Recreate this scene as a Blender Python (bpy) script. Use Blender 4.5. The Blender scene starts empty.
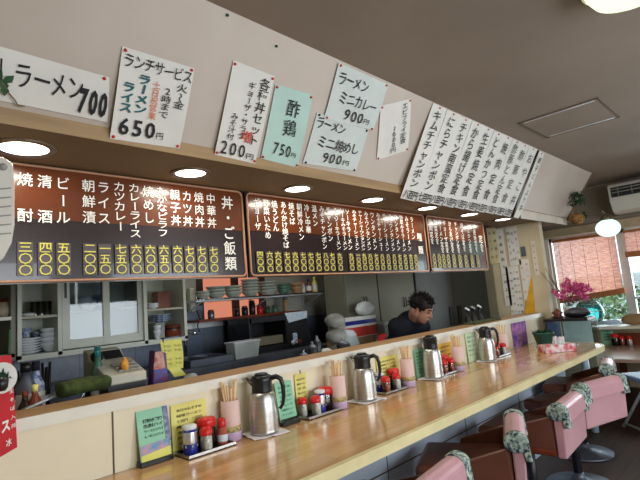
import bpy, bmesh, math, random
from mathutils import Vector, Matrix, Euler
random.seed(7)
PI = math.pi
SC = bpy.context.scene
COL = SC.collection
CZ = 1.25
# ------------------------------------------------------------------ camera
FPX = 474.0
RX = Vector((0.70372215, -0.03294019, -0.70971127))
RY = Vector((-0.70563922, -0.14875846, -0.69278006))
RZ = Vector((-0.08275525, 0.98832478, -0.12792851))
cam = bpy.data.cameras.new('camera')
cam.sensor_width = 36.0
cam.lens = FPX / 640 * 36
cam.clip_start = 0.02
co = bpy.data.objects.new('camera', cam)
COL.objects.link(co)
co.matrix_world = Matrix((RX.to_4d()[:3] + (0,), RY.to_4d()[:3] + (0,), RZ.to_4d()[:3] + (CZ,), (0, 0, 0, 1)))
SC.camera = co
# ------------------------------------------------------------------ world and light
SC.view_settings.view_transform = 'Standard'
SC.view_settings.look = 'None'
SC.view_settings.gamma = 1
SC.view_settings.use_curve_mapping = False
SC.view_settings.exposure = 0.35
W = bpy.data.worlds.new('overcast_sky')
SC.world = W
W.use_nodes = True
W.node_tree.nodes['Background'].inputs[0].default_value = (0.80, 0.90, 1.0, 1)
W.node_tree.nodes['Background'].inputs[1].default_value = 1.6


def area(name, loc, rot, sx, sy, power, color=(1, 1, 1), shape='RECTANGLE'):
    l = bpy.data.lights.new(name, 'AREA')
    l.shape = shape
    l.size = sx
    if shape in ('RECTANGLE', 'ELLIPSE'):
        l.size_y = sy
    l.energy = power
    l.color = color
    o = bpy.data.objects.new(name, l)
    COL.objects.link(o)
    o.location = loc
    o.rotation_euler = rot
    return o


# daylight entering by the windows behind the customers and by the end window
area('front_window_daylight', (0.9, -1.84, 1.35), (PI / 2, 0, 0), 1.5, 1.15, 34, (0.90, 0.95, 1.0))
area('front_window_daylight', (3.1, -1.84, 1.35), (PI / 2, 0, 0), 1.5, 1.15, 34, (0.90, 0.95, 1.0))
area('end_window_daylight', (6.75, 0.9, 1.30), (0, PI / 2, 0), 1.1, 2.6, 60, (0.88, 0.95, 1.0))
area('kitchen_fill_light', (2.4, 2.9, 2.25), (0, 0, 0), 1.2, 0.15, 5, (1.0, 0.97, 0.9))  # unseen fill lamp without a fixture, added to give the kitchen some dim light

# ------------------------------------------------------------------ helpers


def ray(x, y):
    c = Vector((x - 320, -(y - 240), -FPX))
    return Vector((RX.dot(c), RY.dot(c), RZ.dot(c)))


def az(x, y, z):            # point seen at (x,y) on the level z (absolute)
    r = ray(x, y)
    p = r * ((z - CZ) / r.z)
    return Vector((p.x, p.y, z))


def ay(x, y, Y):
    r = ray(x, y)
    p = r * (Y / r.y)
    return Vector((p.x, Y, p.z + CZ))


def ax(x, y, X):
    r = ray(x, y)
    p = r * (X / r.x)
    return Vector((X, p.y, p.z + CZ))


class MB:
    def __init__(s):
        s.bm = bmesh.new()

    def _add(s, verts, faces, smooth=False):
        vs = [s.bm.verts.new(v) for v in verts]
        for f in faces:
            try:
                fc = s.bm.faces.new([vs[i] for i in f])
                fc.smooth = smooth
            except ValueError:
                pass
        return s

    def box(s, c, d, rot=None, taper=1.0):
        c = Vector(c)
        hx, hy, hz = d[0] / 2, d[1] / 2, d[2] / 2
        v = []
        for z, t in ((-hz, 1.0), (hz, taper)):
            for x, y in ((-hx, -hy), (hx, -hy), (hx, hy), (-hx, hy)):
                v.append(Vector((x * t, y * t, z)))
        if rot is not None:
            m = Euler(rot).to_matrix()
            v = [m @ q for q in v]
        v = [q + c for q in v]
        return s._add(v, [(3, 2, 1, 0), (4, 5, 6, 7), (0, 1, 5, 4), (1, 2, 6, 5), (2, 3, 7, 6), (3, 0, 4, 7)])

    def b2(s, a, b):
        a, b = Vector(a), Vector(b)
        return s.box((a + b) / 2, (abs(b.x - a.x), abs(b.y - a.y), abs(b.z - a.z)))

    def lathe(s, prof, c=(0, 0, 0), seg=24, M=None, sx=1.0, cap=True):
        c = Vector(c)
        vs, fs = [], []
        n = len(prof)
        for k in range(seg):
            a = 2 * PI * k / seg
            for r, z in prof:
                q = Vector((r * math.cos(a) * sx, r * math.sin(a), z))
                if M is not None:
                    q = M @ q
                vs.append(q + c)
        for k in range(seg):
            k2 = (k + 1) % seg
            for i in range(n - 1):
                fs.append((k * n + i, k2 * n + i, k2 * n + i + 1, k * n + i + 1))
        if cap:
            fs.append(tuple(k * n for k in reversed(range(seg))))
            fs.append(tuple(k * n + n - 1 for k in range(seg)))
        return s._add(vs, fs, True)

    def cyl(s, p0, p1, r0, r1=None, seg=14):
        p0, p1 = Vector(p0), Vector(p1)
        r1 = r0 if r1 is None else r1
        d = p1 - p0
        M = d.to_track_quat('Z', 'Y').to_matrix()
        return s.lathe([(r0, 0), (r1, d.length)], p0, seg, M)

    def tube(s, pts, r, seg=8):
        pts = [Vector(p) for p in pts]
        n = len(pts)
        rr = r if isinstance(r, (list, tuple)) else [r] * n
        vs, fs = [], []
        up = Vector((0.13, 0.21, 0.97))
        for i, p in enumerate(pts):
            d = (pts[min(i + 1, n - 1)] - pts[max(i - 1, 0)]).normalized()
            a = d.cross(up)
            if a.length < 1e-3:
                a = d.cross(Vector((1, 0, 0)))
            a.normalize()
            b = d.cross(a)
            for k in range(seg):
                t = 2 * PI * k / seg
                vs.append(p + (a * math.cos(t) + b * math.sin(t)) * rr[i])
        for i in range(n - 1):
            for k in range(seg):
                k2 = (k + 1) % seg
                fs.append((i * seg + k, i * seg + k2, (i + 1) * seg + k2, (i + 1) * seg + k))
        fs.append(tuple(reversed(range(seg))))
        fs.append(tuple((n - 1) * seg + k for k in range(seg)))
        return s._add(vs, fs, True)

    def sph(s, c, r, sc=(1, 1, 1), u=16, v=10, jit=0.0):
        prof_v, fs = [], []
        c = Vector(c)
        vs = []
        for i in range(v + 1):
            t = PI * i / v
            for k in range(u):
                a = 2 * PI * k / u
                j = 1 + random.uniform(-jit, jit) if 0 < i < v else 1
                vs.append(c + Vector((r * sc[0] * math.sin(t) * math.cos(a) * j, r * sc[1] * math.sin(t) * math.sin(a) * j, r * sc[2] * math.cos(t) * j)))
        for i in range(v):
            for k in range(u):
                k2 = (k + 1) % u
                fs.append((i * u + k, (i + 1) * u + k, (i + 1) * u + k2, i * u + k2))
        s._add(vs, fs, True)
        return s

    def prism(s, poly, vec):
        """closed 3D polygon extruded by vec"""
        poly = [Vector(p) for p in poly]
        vec = Vector(vec)
        n = len(poly)
        vs = poly + [p + vec for p in poly]
        fs = [tuple(reversed(range(n))), tuple(range(n, 2 * n))]
        fs += [(i, (i + 1) % n, n + (i + 1) % n, n + i) for i in range(n)]
        return s._add(vs, fs)

    def leaf(s, p, d, l, w, up=None):
        d = Vector(d).normalized()
        a = d.cross(up if up else Vector((random.uniform(-1, 1), random.uniform(-1, 1), random.uniform(-1, 1))))
        if a.length < 1e-4:
            a = Vector((1, 0, 0))
        a.normalize()
        p = Vector(p)
        nrm = a.cross(d) * l * 0.12
        return s._add([p, p + d * l * .45 + a * w / 2 + nrm, p + d * l, p + d * l * .45 - a * w / 2 + nrm, p + d * l * .5], [(0, 1, 4), (1, 2, 4), (2, 3, 4), (3, 0, 4)], True)

    def build(s, name, m, parent=None, bevel=0, subsurf=0, seg=2):
        me = bpy.data.meshes.new(name)
        bmesh.ops.remove_doubles(s.bm, verts=s.bm.verts, dist=1e-6)
        bmesh.ops.recalc_face_normals(s.bm, faces=s.bm.faces)
        org = Vector((0, 0, 0))
        if parent is not None:
            q = parent
            while q is not None:
                org += q.location
                q = q.parent
        else:
            vs = [v.co for v in s.bm.verts]
            lo = Vector((min(v.x for v in vs), min(v.y for v in vs), min(v.z for v in vs)))
            hi = Vector((max(v.x for v in vs), max(v.y for v in vs), max(v.z for v in vs)))
            org = Vector(((lo.x + hi.x) / 2, (lo.y + hi.y) / 2, lo.z))
        for v in s.bm.verts:
            v.co -= org
        s.bm.to_mesh(me)
        s.bm.free()
        me.materials.append(m)
        o = bpy.data.objects.new(name, me)
        COL.objects.link(o)
        if parent is not None:
            o.parent = parent
        else:
            o.location = org
        if bevel:
            b = o.modifiers.new('bevel', 'BEVEL')
            b.width = bevel
            b.segments = seg
            b.limit_method = 'ANGLE'
            b.angle_limit = math.radians(40)
        if subsurf:
            b = o.modifiers.new('sub', 'SUBSURF')
            b.levels = subsurf
            b.render_levels = subsurf
        return o


def tag(o, label, cat, group=None, kind=None):
    o['label'] = label
    o['category'] = cat
    if group:
        o['group'] = group
    if kind:
        o['kind'] = kind
    return o


def thing(name, label, cat, loc=(0, 0, 0), rz=0, group=None):
    o = bpy.data.objects.new(name, None)
    o.empty_display_size = 0.05
    COL.objects.link(o)
    o.location = loc
    o.rotation_euler = (0, 0, rz)
    return tag(o, label, cat, group)


def struct(o):
    o['kind'] = 'structure'
    return o


def dup(root, loc, rz=None, label=None, group=None):
    def rec(o, par):
        c = o.copy()
        COL.objects.link(c)
        if par is not None:
            c.parent = par
        for ch in [k for k in bpy.data.objects if k.parent == o]:
            rec(ch, c)
        return c
    r = rec(root, None)
    r.location = loc
    if rz is not None:
        r.rotation_euler = (0, 0, rz)
    if label:
        r['label'] = label
    if group:
        r['group'] = group
    return r

# ------------------------------------------------------------------ materials


def lin(c):
    return tuple(((v / 255) / 12.92 if v / 255 <= 0.04045 else ((v / 255 + .055) / 1.055) ** 2.4) for v in c)


def mat(name, rgb, rough=0.5, metal=0.0, var=0.06, scale=8.0, stretch=(1, 1, 1), trans=0.0, emit=None, estr=0.0, bump=0.0, coat=0.0, alpha=1.0, ior=1.45, rgb2=None, spec=0.5, detail=4):
    m = bpy.data.materials.new(name)
    m.use_nodes = True
    nt = m.node_tree
    b = nt.nodes['Principled BSDF']
    c = lin(rgb)
    b.inputs['Roughness'].default_value = rough
    b.inputs['Metallic'].default_value = metal
    b.inputs['Transmission Weight'].default_value = trans
    b.inputs['IOR'].default_value = ior
    b.inputs['Coat Weight'].default_value = coat
    b.inputs['Alpha'].default_value = alpha
    b.inputs['Specular IOR Level'].default_value = spec
    if emit:
        b.inputs['Emission Color'].default_value = lin(emit) + (1,)
        b.inputs['Emission Strength'].default_value = estr
    tc = nt.nodes.new('ShaderNodeTexCoord')
    mp = nt.nodes.new('ShaderNodeMapping')
    mp.inputs['Scale'].default_value = stretch
    nz = nt.nodes.new('ShaderNodeTexNoise')
    nz.inputs['Scale'].default_value = scale
    nz.inputs['Detail'].default_value = detail
    cr = nt.nodes.new('ShaderNodeValToRGB')
    if rgb2:
        lo, hi = c, lin(rgb2)
    else:
        lo = tuple(max(0, v * (1 - var * 2)) for v in c)
        hi = tuple(min(1, v * (1 + var * 2)) for v in c)
    cr.color_ramp.elements[0].position = 0.35
    cr.color_ramp.elements[1].position = 0.65
    cr.color_ramp.elements[0].color = lo + (1,)
    cr.color_ramp.elements[1].color = hi + (1,)
    nt.links.new(tc.outputs['Object'], mp.inputs[0])
    nt.links.new(mp.outputs[0], nz.inputs[0])
    nt.links.new(nz.outputs[0], cr.inputs[0])
    nt.links.new(cr.outputs[0], b.inputs['Base Color'])
    if bump:
        bp = nt.nodes.new('ShaderNodeBump')
        bp.inputs['Strength'].default_value = bump
        bp.inputs['Distance'].default_value = 0.01
        nt.links.new(nz.outputs[0], bp.inputs['Height'])
        nt.links.new(bp.outputs[0], b.inputs['Normal'])
    return m


def planks(name, c1, c2, gap, bw, rh, rough, mortar=0.002, rot=0.0, coat=0.0, gvar=0.25, spec=0.5):
    """wood boards running along x; brick texture in object space plus stretched grain"""
    m = bpy.data.materials.new(name)
    m.use_nodes = True
    nt = m.node_tree
    b = nt.nodes['Principled BSDF']
    b.inputs['Roughness'].default_value = rough
    b.inputs['Coat Weight'].default_value = coat
    b.inputs['Specular IOR Level'].default_value = spec
    tc = nt.nodes.new('ShaderNodeTexCoord')
    mp = nt.nodes.new('ShaderNodeMapping')
    mp.inputs['Rotation'].default_value = (0, 0, rot)
    br = nt.nodes.new('ShaderNodeTexBrick')
    br.inputs['Color1'].default_value = lin(c1) + (1,)
    br.inputs['Color2'].default_value = lin(c2) + (1,)
    br.inputs['Mortar'].default_value = lin(gap) + (1,)
    br.inputs['Scale'].default_value = 1
    br.inputs['Brick Width'].default_value = bw
    br.inputs['Row Height'].default_value = rh
    br.inputs['Mortar Size'].default_value = mortar
    br.offset_frequency = 2
    br.offset = 0.37
    mp2 = nt.nodes.new('ShaderNodeMapping')
    mp2.inputs['Scale'].default_value = (1.2, 22, 22)
    nz = nt.nodes.new('ShaderNodeTexNoise')
    nz.inputs['Scale'].default_value = 3
    nz.inputs['Detail'].default_value = 5
    mr = nt.nodes.new('ShaderNodeMapRange')
    mr.inputs['To Min'].default_value = 1 - gvar
    mr.inputs['To Max'].default_value = 1 + gvar
    mx = nt.nodes.new('ShaderNodeVectorMath')
    mx.operation = 'SCALE'
    L = nt.links.new
    L(tc.outputs['Object'], mp.inputs[0])
    L(mp.outputs[0], br.inputs[0])
    L(mp.outputs[0], mp2.inputs[0])
    L(mp2.outputs[0], nz.inputs[0])
    L(nz.outputs[0], mr.inputs[0])
    L(br.outputs[0], mx.inputs[0])
    L(mr.outputs[0], mx.inputs['Scale'])
    L(mx.outputs[0], b.inputs['Base Color'])
    return m


def tiles(name, c1, c2, gap, w, h, rough, mortar=0.004, plane='xz'):
    m = planks(name, c1, c2, gap, w, h, rough, mortar)
    for n in m.node_tree.nodes:
        if n.type == 'MAPPING' and abs(n.inputs['Scale'].default_value[1] - 1) < 1e-3:
            n.inputs['Rotation'].default_value = (PI / 2, 0, 0) if plane == 'xz' else (PI / 2, 0, PI / 2)
        elif n.type == 'MAPPING':
            n.inputs['Scale'].default_value = (9, 9, 9)
        if n.type == 'TEX_BRICK':
            n.offset = 0
    return m


def emis(name, rgb, s):
    m = bpy.data.materials.new(name)
    m.use_nodes = True
    nt = m.node_tree
    nt.nodes.clear()
    e = nt.nodes.new('ShaderNodeEmission')
    e.inputs[0].default_value = lin(rgb) + (1,)
    e.inputs[1].default_value = s
    o = nt.nodes.new('ShaderNodeOutputMaterial')
    nt.links.new(e.outputs[0], o.inputs[0])
    return m


def glass(name, tint=(245, 250, 250), opac=0.12, rough=0.02):
    """thin clear pane: mostly transparent with a mirror-like sheen"""
    m = bpy.data.materials.new(name)
    m.use_nodes = True
    nt = m.node_tree
    nt.nodes.clear()
    t = nt.nodes.new('ShaderNodeBsdfTransparent')
    t.inputs[0].default_value = lin(tint) + (1,)
    g = nt.nodes.new('ShaderNodeBsdfGlossy')
    g.inputs['Roughness'].default_value = rough
    fr = nt.nodes.new('ShaderNodeFresnel')
    fr.inputs[0].default_value = 1.5
    ad = nt.nodes.new('ShaderNodeMath')
    ad.operation = 'ADD'
    ad.inputs[1].default_value = opac
    ad.use_clamp = True
    mx = nt.nodes.new('ShaderNodeMixShader')
    o = nt.nodes.new('ShaderNodeOutputMaterial')
    L = nt.links.new
    L(fr.outputs[0], ad.inputs[0])
    L(ad.outputs[0], mx.inputs[0])
    L(t.outputs[0], mx.inputs[1])
    L(g.outputs[0], mx.inputs[2])
    L(mx.outputs[0], o.inputs[0])
    return m


def translucent(name, rgb, rgb2, scale, thin=0.25, stretch=(1, 1, 1), frac=0.5):
    m = bpy.data.materials.new(name)
    m.use_nodes = True
    nt = m.node_tree
    nt.nodes.clear()
    tc = nt.nodes.new('ShaderNodeTexCoord')
    mp = nt.nodes.new('ShaderNodeMapping')
    mp.inputs['Scale'].default_value = stretch
    nz = nt.nodes.new('ShaderNodeTexNoise')
    nz.inputs['Scale'].default_value = scale
    nz.inputs['Detail'].default_value = 3
    cr = nt.nodes.new('ShaderNodeValToRGB')
    cr.color_ramp.elements[0].position = .35
    cr.color_ramp.elements[1].position = .65
    cr.color_ramp.elements[0].color = lin(rgb) + (1,)
    cr.color_ramp.elements[1].color = lin(rgb2) + (1,)
    d = nt.nodes.new('ShaderNodeBsdfDiffuse')
    t = nt.nodes.new('ShaderNodeBsdfTranslucent')
    tr = nt.nodes.new('ShaderNodeBsdfTransparent')
    m1 = nt.nodes.new('ShaderNodeMixShader')
    m1.inputs[0].default_value = frac
    m2 = nt.nodes.new('ShaderNodeMixShader')
    m2.inputs[0].default_value = thin
    o = nt.nodes.new('ShaderNodeOutputMaterial')
    L = nt.links.new
    L(tc.outputs['Object'], mp.inputs[0])
    L(mp.outputs[0], nz.inputs[0])
    L(nz.outputs[0], cr.inputs[0])
    L(cr.outputs[0], d.inputs[0])
    L(cr.outputs[0], t.inputs[0])
    L(d.outputs[0], m1.inputs[1])
    L(t.outputs[0], m1.inputs[2])
    L(m1.outputs[0], m2.inputs[1])
    L(tr.outputs[0], m2.inputs[2])
    L(m2.outputs[0], o.inputs[0])
    return m


M = {}
M['ceiling'] = mat('ceiling_board', (146, 132, 118), 0.8, var=0.05, scale=1.2, bump=0.03)
M['wall'] = mat('cream_wall', (206, 192, 160), 0.75, var=0.04, scale=2)
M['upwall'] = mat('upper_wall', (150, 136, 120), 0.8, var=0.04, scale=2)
M['kwall'] = mat('kitchen_wall', (150, 148, 136), 0.7, var=0.06, scale=3)
M['board'] = mat('fascia_board', (206, 194, 182), 0.6, var=0.05, scale=1.5, rgb2=(192, 178, 164))
M['beige'] = mat('beige_trim', (168, 138, 100), 0.55, var=0.07, scale=5, stretch=(.4, 6, 6))
M['soffit'] = mat('soffit_board', (126, 106, 76), 0.7, var=0.05, scale=2)
M['floor'] = planks('dark_floor', (70, 46, 34), (54, 36, 28), (20, 14, 11), 0.9, 0.09, 0.5, 0.003, spec=0.3)
M['counter'] = planks('laminated_counter', (208, 168, 116), (186, 142, 92), (160, 120, 80), 0.55, 0.045, 0.16, 0.0006, coat=0.25, gvar=0.22)
M['ledgewood'] = planks('ledge_wood', (176, 140, 98), (162, 126, 86), (140, 98, 60), 1.4, 0.1, 0.4, 0.0006, gvar=0.2)
M['edge'] = mat('cream_edge', (222, 208, 160), 0.35, var=0.04)
M['white'] = mat('white_trim', (226, 222, 208), 0.4, var=0.03)
M['panel'] = mat('cream_panel', (230, 220, 192), 0.35, var=0.03, scale=2)
M['joint'] = mat('dark_joint', (92, 78, 60), 0.6)
M['lowpanel'] = mat('pale_grey_panel', (184, 198, 212), 0.3, var=0.03, scale=2)
M['alu'] = mat('aluminium', (205, 208, 210), 0.35, 0.6, var=0.03)
M['steel'] = mat('brushed_steel', (190, 188, 184), 0.36, 1.0, var=0.05, scale=6, stretch=(1, 1, 14))
M['darksteel'] = mat('dull_steel', (112, 118, 130), 0.38, 0.7, var=0.12, scale=5)
M['chrome'] = mat('chrome', (200, 205, 210), 0.15, 1.0)
M['black'] = mat('black_plastic', (22, 22, 24), 0.35)
M['blackpaint'] = mat('black_paint', (24, 25, 30), 0.4)
M['paper'] = mat('white_paper', (226, 224, 216), 0.8, var=0.025, scale=5)
M['paperold'] = mat('old_paper', (222, 212, 196), 0.8, var=0.04, scale=5)
M['mint'] = mat('mint_paper', (186, 216, 205), 0.8, var=0.03, scale=5)
M['palegreen'] = mat('pale_green_paper', (208, 216, 211), 0.8, var=0.03, scale=5)
M['cardgreen'] = mat('green_card', (140, 200, 164), 0.45, var=0.04, scale=7)
M['cardyellow'] = mat('yellow_card', (228, 218, 122), 0.5, var=0.05, scale=7)
M['cardorange'] = mat('amber_card', (226, 172, 40), 0.5, var=0.07, scale=9)
M['ink'] = mat('black_ink', (34, 32, 34), 0.7)
M['inkblue'] = mat('teal_ink', (30, 96, 104), 0.7)
M['inkred'] = mat('red_ink', (206, 60, 46), 0.7)
M['inkorange'] = mat('orange_ink', (226, 128, 96), 0.7)
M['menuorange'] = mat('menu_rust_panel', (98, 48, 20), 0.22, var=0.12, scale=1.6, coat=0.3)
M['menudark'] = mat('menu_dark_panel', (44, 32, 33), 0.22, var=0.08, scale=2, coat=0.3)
M['menuframe'] = mat('menu_frame', (176, 130, 100), 0.4, var=0.05)
M['menuwhite'] = mat('menu_white_lettering', (240, 236, 226), 0.5, var=0.01)
M['menuyellow'] = mat('menu_yellow_lettering', (226, 216, 84), 0.5, var=0.01)
M['menuplate'] = mat('menu_price_plate', (74, 62, 62), 0.3, var=0.03)
M['glass'] = glass('clear_glass', opac=0.04)
M['cabglass'] = glass('cabinet_glass', (226, 232, 234), 0.0, 0.05)
M['clearplastic'] = glass('clear_plastic', (242, 248, 250), 0.03, 0.08)
M['blind'] = translucent('reed_blind', (206, 150, 140), (236, 200, 178), 30, 0.12, (1, .6, 4), .6)
M['bamboo'] = mat('blind_batten', (176, 108, 62), 0.5, var=0.1, scale=10)
M['pink'] = mat('pink_vinyl', (198, 152, 158), 0.32, var=0.05, scale=3, rgb2=(184, 136, 144))
M['brown'] = mat('brown_vinyl', (104, 62, 48), 0.35, var=0.1, scale=4)
M['red'] = mat('red_plastic', (206, 34, 32), 0.3)
M['redcloth'] = mat('red_cloth', (200, 36, 46), 0.7)
M['blue'] = mat('navy_can', (34, 44, 130), 0.3)
M['silver'] = mat('silver_foil', (206, 208, 210), 0.3, 0.8)
M['chop'] = mat('chopstick_wood', (224, 192, 150), 0.6, var=0.06)
M['holder'] = mat('pink_paper_holder', (218, 186, 178), 0.6, var=0.03, scale=12, stretch=(1, 1, .1))
M['holderband'] = mat('patterned_band', (126, 110, 70), 0.6, rgb2=(196, 178, 120), scale=90)
M['lilac'] = mat('lilac_ceramic', (186, 160, 190), 0.3, var=0.05)
M['cloth'] = mat('white_cloth', (226, 222, 222), 0.85, var=0.04, scale=30)
M['soy'] = mat('soy_sauce', (34, 20, 16), 0.2)
M['spice'] = mat('red_spice', (170, 84, 60), 0.7, var=0.2, scale=120)
M['salt'] = mat('pale_seasoning', (220, 210, 196), 0.7, var=0.1, scale=100)
M['cabinet'] = mat('painted_cabinet', (200, 204, 190), 0.45, var=0.03, scale=3)
M['cabin'] = mat('cabinet_inside', (176, 172, 152), 0.6, var=0.05)
M['china'] = mat('white_china', (214, 218, 222), 0.25, var=0.03)
M['chinablue'] = mat('blue_china', (70, 90, 140), 0.25, rgb2=(190, 200, 214), scale=60)
M['bowlgrey'] = mat('grey_bowl', (150, 158, 150), 0.35, var=0.06, scale=20)
M['bowlgreen'] = mat('green_bowl', (70, 110, 92), 0.35)
M['wood_red'] = mat('lacquered_wood', (116, 52, 30), 0.3, var=0.12, scale=6)
M['marble'] = mat('grey_marble', (92, 106, 126), 0.35, rgb2=(152, 164, 178), scale=26, detail=8)
M['grey'] = mat('grey_plastic', (150, 150, 142), 0.5)
M['olive'] = mat('green_towel', (54, 66, 26), 0.95, var=0.2, scale=40, bump=0.4)
M['machine'] = mat('ivory_plastic', (186, 184, 166), 0.45)
M['fridge'] = mat('grey_fridge', (82, 86, 84), 0.4, 0.2, var=0.03, scale=2)
M['locker'] = mat('olive_grey_locker', (122, 122, 106), 0.5, var=0.04, scale=2)
M['salmon'] = emis('sunlit_curtain', (240, 150, 120), 0.6)  # emission put into the curtain in place of daylight coming through it
M['navy'] = mat('dark_navy_cloth', (22, 25, 36), 0.85, var=0.15, scale=12)
M['skin'] = mat('skin', (188, 136, 112), 0.5, var=0.05, scale=10)
M['hair'] = mat('dark_hair', (28, 20, 18), 0.6, var=0.2, scale=40, stretch=(1, 1, .2))
M['lampwhite'] = emis('lamp_disc', (255, 250, 240), 5.0)
M['lamptrim'] = mat('downlight_trim', (120, 100, 80), 0.35, 0.4)
M['globe'] = emis('globe_glow', (214, 255, 246), 1.15)
M['ceillamp'] = emis('ceiling_lamp_glow', (246, 255, 214), 1.1)
M['acwhite'] = mat('aircon_plastic', (214, 208, 196), 0.4, var=0.02)
M['acdark'] = mat('aircon_slot', (40, 40, 40), 0.5)
M['leafdark'] = mat('dark_leaf', (40, 74, 44), 0.5, var=0.25, scale=20)
M['leafpale'] = mat('pale_leaf', (118, 150, 96), 0.5, var=0.3, scale=8)
M['magenta'] = mat('magenta_petal', (206, 40, 120), 0.5, rgb2=(236, 130, 180), scale=50)
M['twig'] = mat('twig', (120, 100, 76), 0.7)
M['basket'] = mat('woven_basket', (150, 108, 58), 0.7, var=0.25, scale=60)
M['teal'] = mat('teal_glass', (60, 160, 160), 0.08, trans=0.6, var=0.1)
M['rope'] = mat('net_rope', (170, 190, 180), 0.8)
M['tankblue'] = mat('blue_backing', (70, 140, 200), 0.5)
M['gravel'] = mat('tank_gravel', (150, 150, 140), 0.8, var=0.3, scale=90)
M['potgreen'] = mat('green_ceramic', (26, 84, 70), 0.2)
M['purple'] = mat('purple_art', (70, 50, 140), 0.4, rgb2=(196, 130, 190), scale=14)
M['floral'] = mat('floral_cloth', (20, 52, 68), 0.8, rgb2=(176, 192, 176), scale=75, detail=1)
M['tissuebox'] = mat('tissue_box', (230, 224, 226), 0.5, rgb2=(206, 60, 70), scale=22, detail=1)
M['tatami'] = mat('low_table_top', (176, 146, 124), 0.25, var=0.05, scale=3)
M['yellow'] = mat('yellow_paper', (228, 222, 110), 0.6, var=0.06, scale=9)
M['bag'] = mat('plastic_bag', (206, 212, 208), 0.4, var=0.08, scale=14, bump=0.5)
M['cardboard'] = mat('cardboard', (160, 128, 90), 0.8, var=0.06)
M['outground'] = mat('gravel_ground', (190, 190, 180), 0.9, var=0.1)
M['outwall'] = mat('pale_garden_wall', (206, 214, 210), 0.9, var=0.05)
M['seatblue'] = mat('pale_blue_vinyl', (120, 150, 186), 0.4)
M['greencloth'] = mat('dark_green_mat', (60, 68, 40), 0.9, var=0.2, scale=30)

# ------------------------------------------------------------------ lettering
GC = {}


def _glyph_raw(ch, off):
    cu = bpy.data.curves.new('glyph', 'FONT')
    cu.body = ch
    cu.size = 1.0
    cu.resolution_u = 2
    cu.fill_mode = 'FRONT'
    cu.offset = off
    ob = bpy.data.objects.new('glyph', cu)
    me = bpy.data.meshes.new_from_object(ob)
    v = [tuple(p.co) for p in me.vertices]
    f = [tuple(p.vertices) for p in me.polygons]
    bpy.data.objects.remove(ob)
    bpy.data.curves.remove(cu)
    bpy.data.meshes.remove(me)
    return v, f


_rv, _ = _glyph_raw('国', 0)
_cx = (min(p[0] for p in _rv) + max(p[0] for p in _rv)) / 2
_cy = (min(p[1] for p in _rv) + max(p[1] for p in _rv)) / 2
_sz = (max(p[1] for p in _rv) - min(p[1] for p in _rv))


def glyph(ch, off=0.012, rot=False):
    k = (ch, off, rot)
    if k not in GC:
        v, f = _glyph_raw(ch, off)
        if ch in '0123456789' or ord(ch) < 128:
            x0, x1 = min(p[0] for p in v), max(p[0] for p in v)
            cx = (x0 + x1) / 2
            v = [((p[0] - cx) / _sz * 1.1, (p[1] - 0.35) / _sz * 1.15) for p in v]
        else:
            v = [((p[0] - _cx) / _sz, (p[1] - _cy) / _sz) for p in v]
        if rot:
            v = [(p[1], -p[0]) for p in v]
        GC[k] = (v, f)
    return GC[k]


class Sheet:
    """flat sheet given by four world corners (tl, tr, br, bl); u right, v down, metres via w,h"""

    def __init__(s, tl, tr, br, bl):
        s.c = [Vector(p) for p in (tl, tr, br, bl)]
        s.w = ((s.c[1] - s.c[0]).length + (s.c[2] - s.c[3]).length) / 2
        s.h = ((s.c[3] - s.c[0]).length + (s.c[2] - s.c[1]).length) / 2
        s.n = (s.c[3] - s.c[0]).cross(s.c[1] - s.c[0]).normalized()

    def p(s, u, v, d=0.0):
        a = s.c[0].lerp(s.c[1], u)
        b = s.c[3].lerp(s.c[2], u)
        return a.lerp(b, v) + s.n * d

    def slab(s, mb, t=0.0012, bend=0.0, nu=1, nv=1):
        vs, fs = [], []
        for d in (0, t):
            for j in range(nv + 1):
                for i in range(nu + 1):
                    u, v = i / nu, j / nv
                    vs.append(s.p(u, v, d + bend * math.sin(PI * v) * (0.6 + .4 * u)))
        N = (nu + 1) * (nv + 1)
        w = nu + 1
        for j in range(nv):
            for i in range(nu):
                a = j * w + i
                fs.append((a, a + 1, a + w + 1, a + w))
                fs.append((N + a, N + a + w, N + a + w + 1, N + a + 1))
        for i in range(nu):
            fs.append((i, N + i, N + i + 1, i + 1))
            b = nv * w + i
            fs.append((b, b + 1, N + b + 1, N + b))
        for j in range(nv):
            a = j * w
            fs.append((a, a + w, N + a + w, N + a))
            a = j * w + nu
            fs.append((a, N + a, N + a + w, a + w))
        mb._add(vs, fs)
        return mb


def put(mb, sh, ch, u, v, su, sv, d=0.002, off=0.012, vert=False, jit=0.0, shear=0.0):
    rot = vert and ch in 'ー〜～-'
    V, F = glyph('〜' if ch == '～' else ch, off, rot)
    a = random.uniform(-jit, jit)
    ca, sa = math.cos(a), math.sin(a)
    du, dv = random.uniform(-jit, jit) * su * .3, random.uniform(-jit, jit) * sv * .3
    pts = []
    for x, y in V:
        x2 = x * ca - y * sa + shear * y
        y2 = x * sa + y * ca
        pts.append(sh.p(u + du + x2 * su, v + dv - y2 * sv, d))
    mb._add(pts, F)


def col(mb, sh, txt, u, v0, v1, size, **k):
    """vertical column; size = glyph height in metres, spread between v0 and v1 (fractions)"""
    n = len(txt)
    step = (v1 - v0) / n
    sv = min(size / sh.h, step * 0.92)
    for i, ch in enumerate(txt):
        if ch != ' ':
            put(mb, sh, ch, u, v0 + (i + .5) * step, size / sh.w, sv, vert=True, **k)


def row(mb, sh, txt, u0, u1, v, size, **k):
    n = len(txt)
    step = (u1 - u0) / n
    for i, ch in enumerate(txt):
        if ch != ' ':
            s = step * .95 * (1.0 if ord(ch) > 127 else 1.35)
            put(mb, sh, ch, u0 + (i + .5) * step, v, s, size / sh.h, **k)


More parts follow.
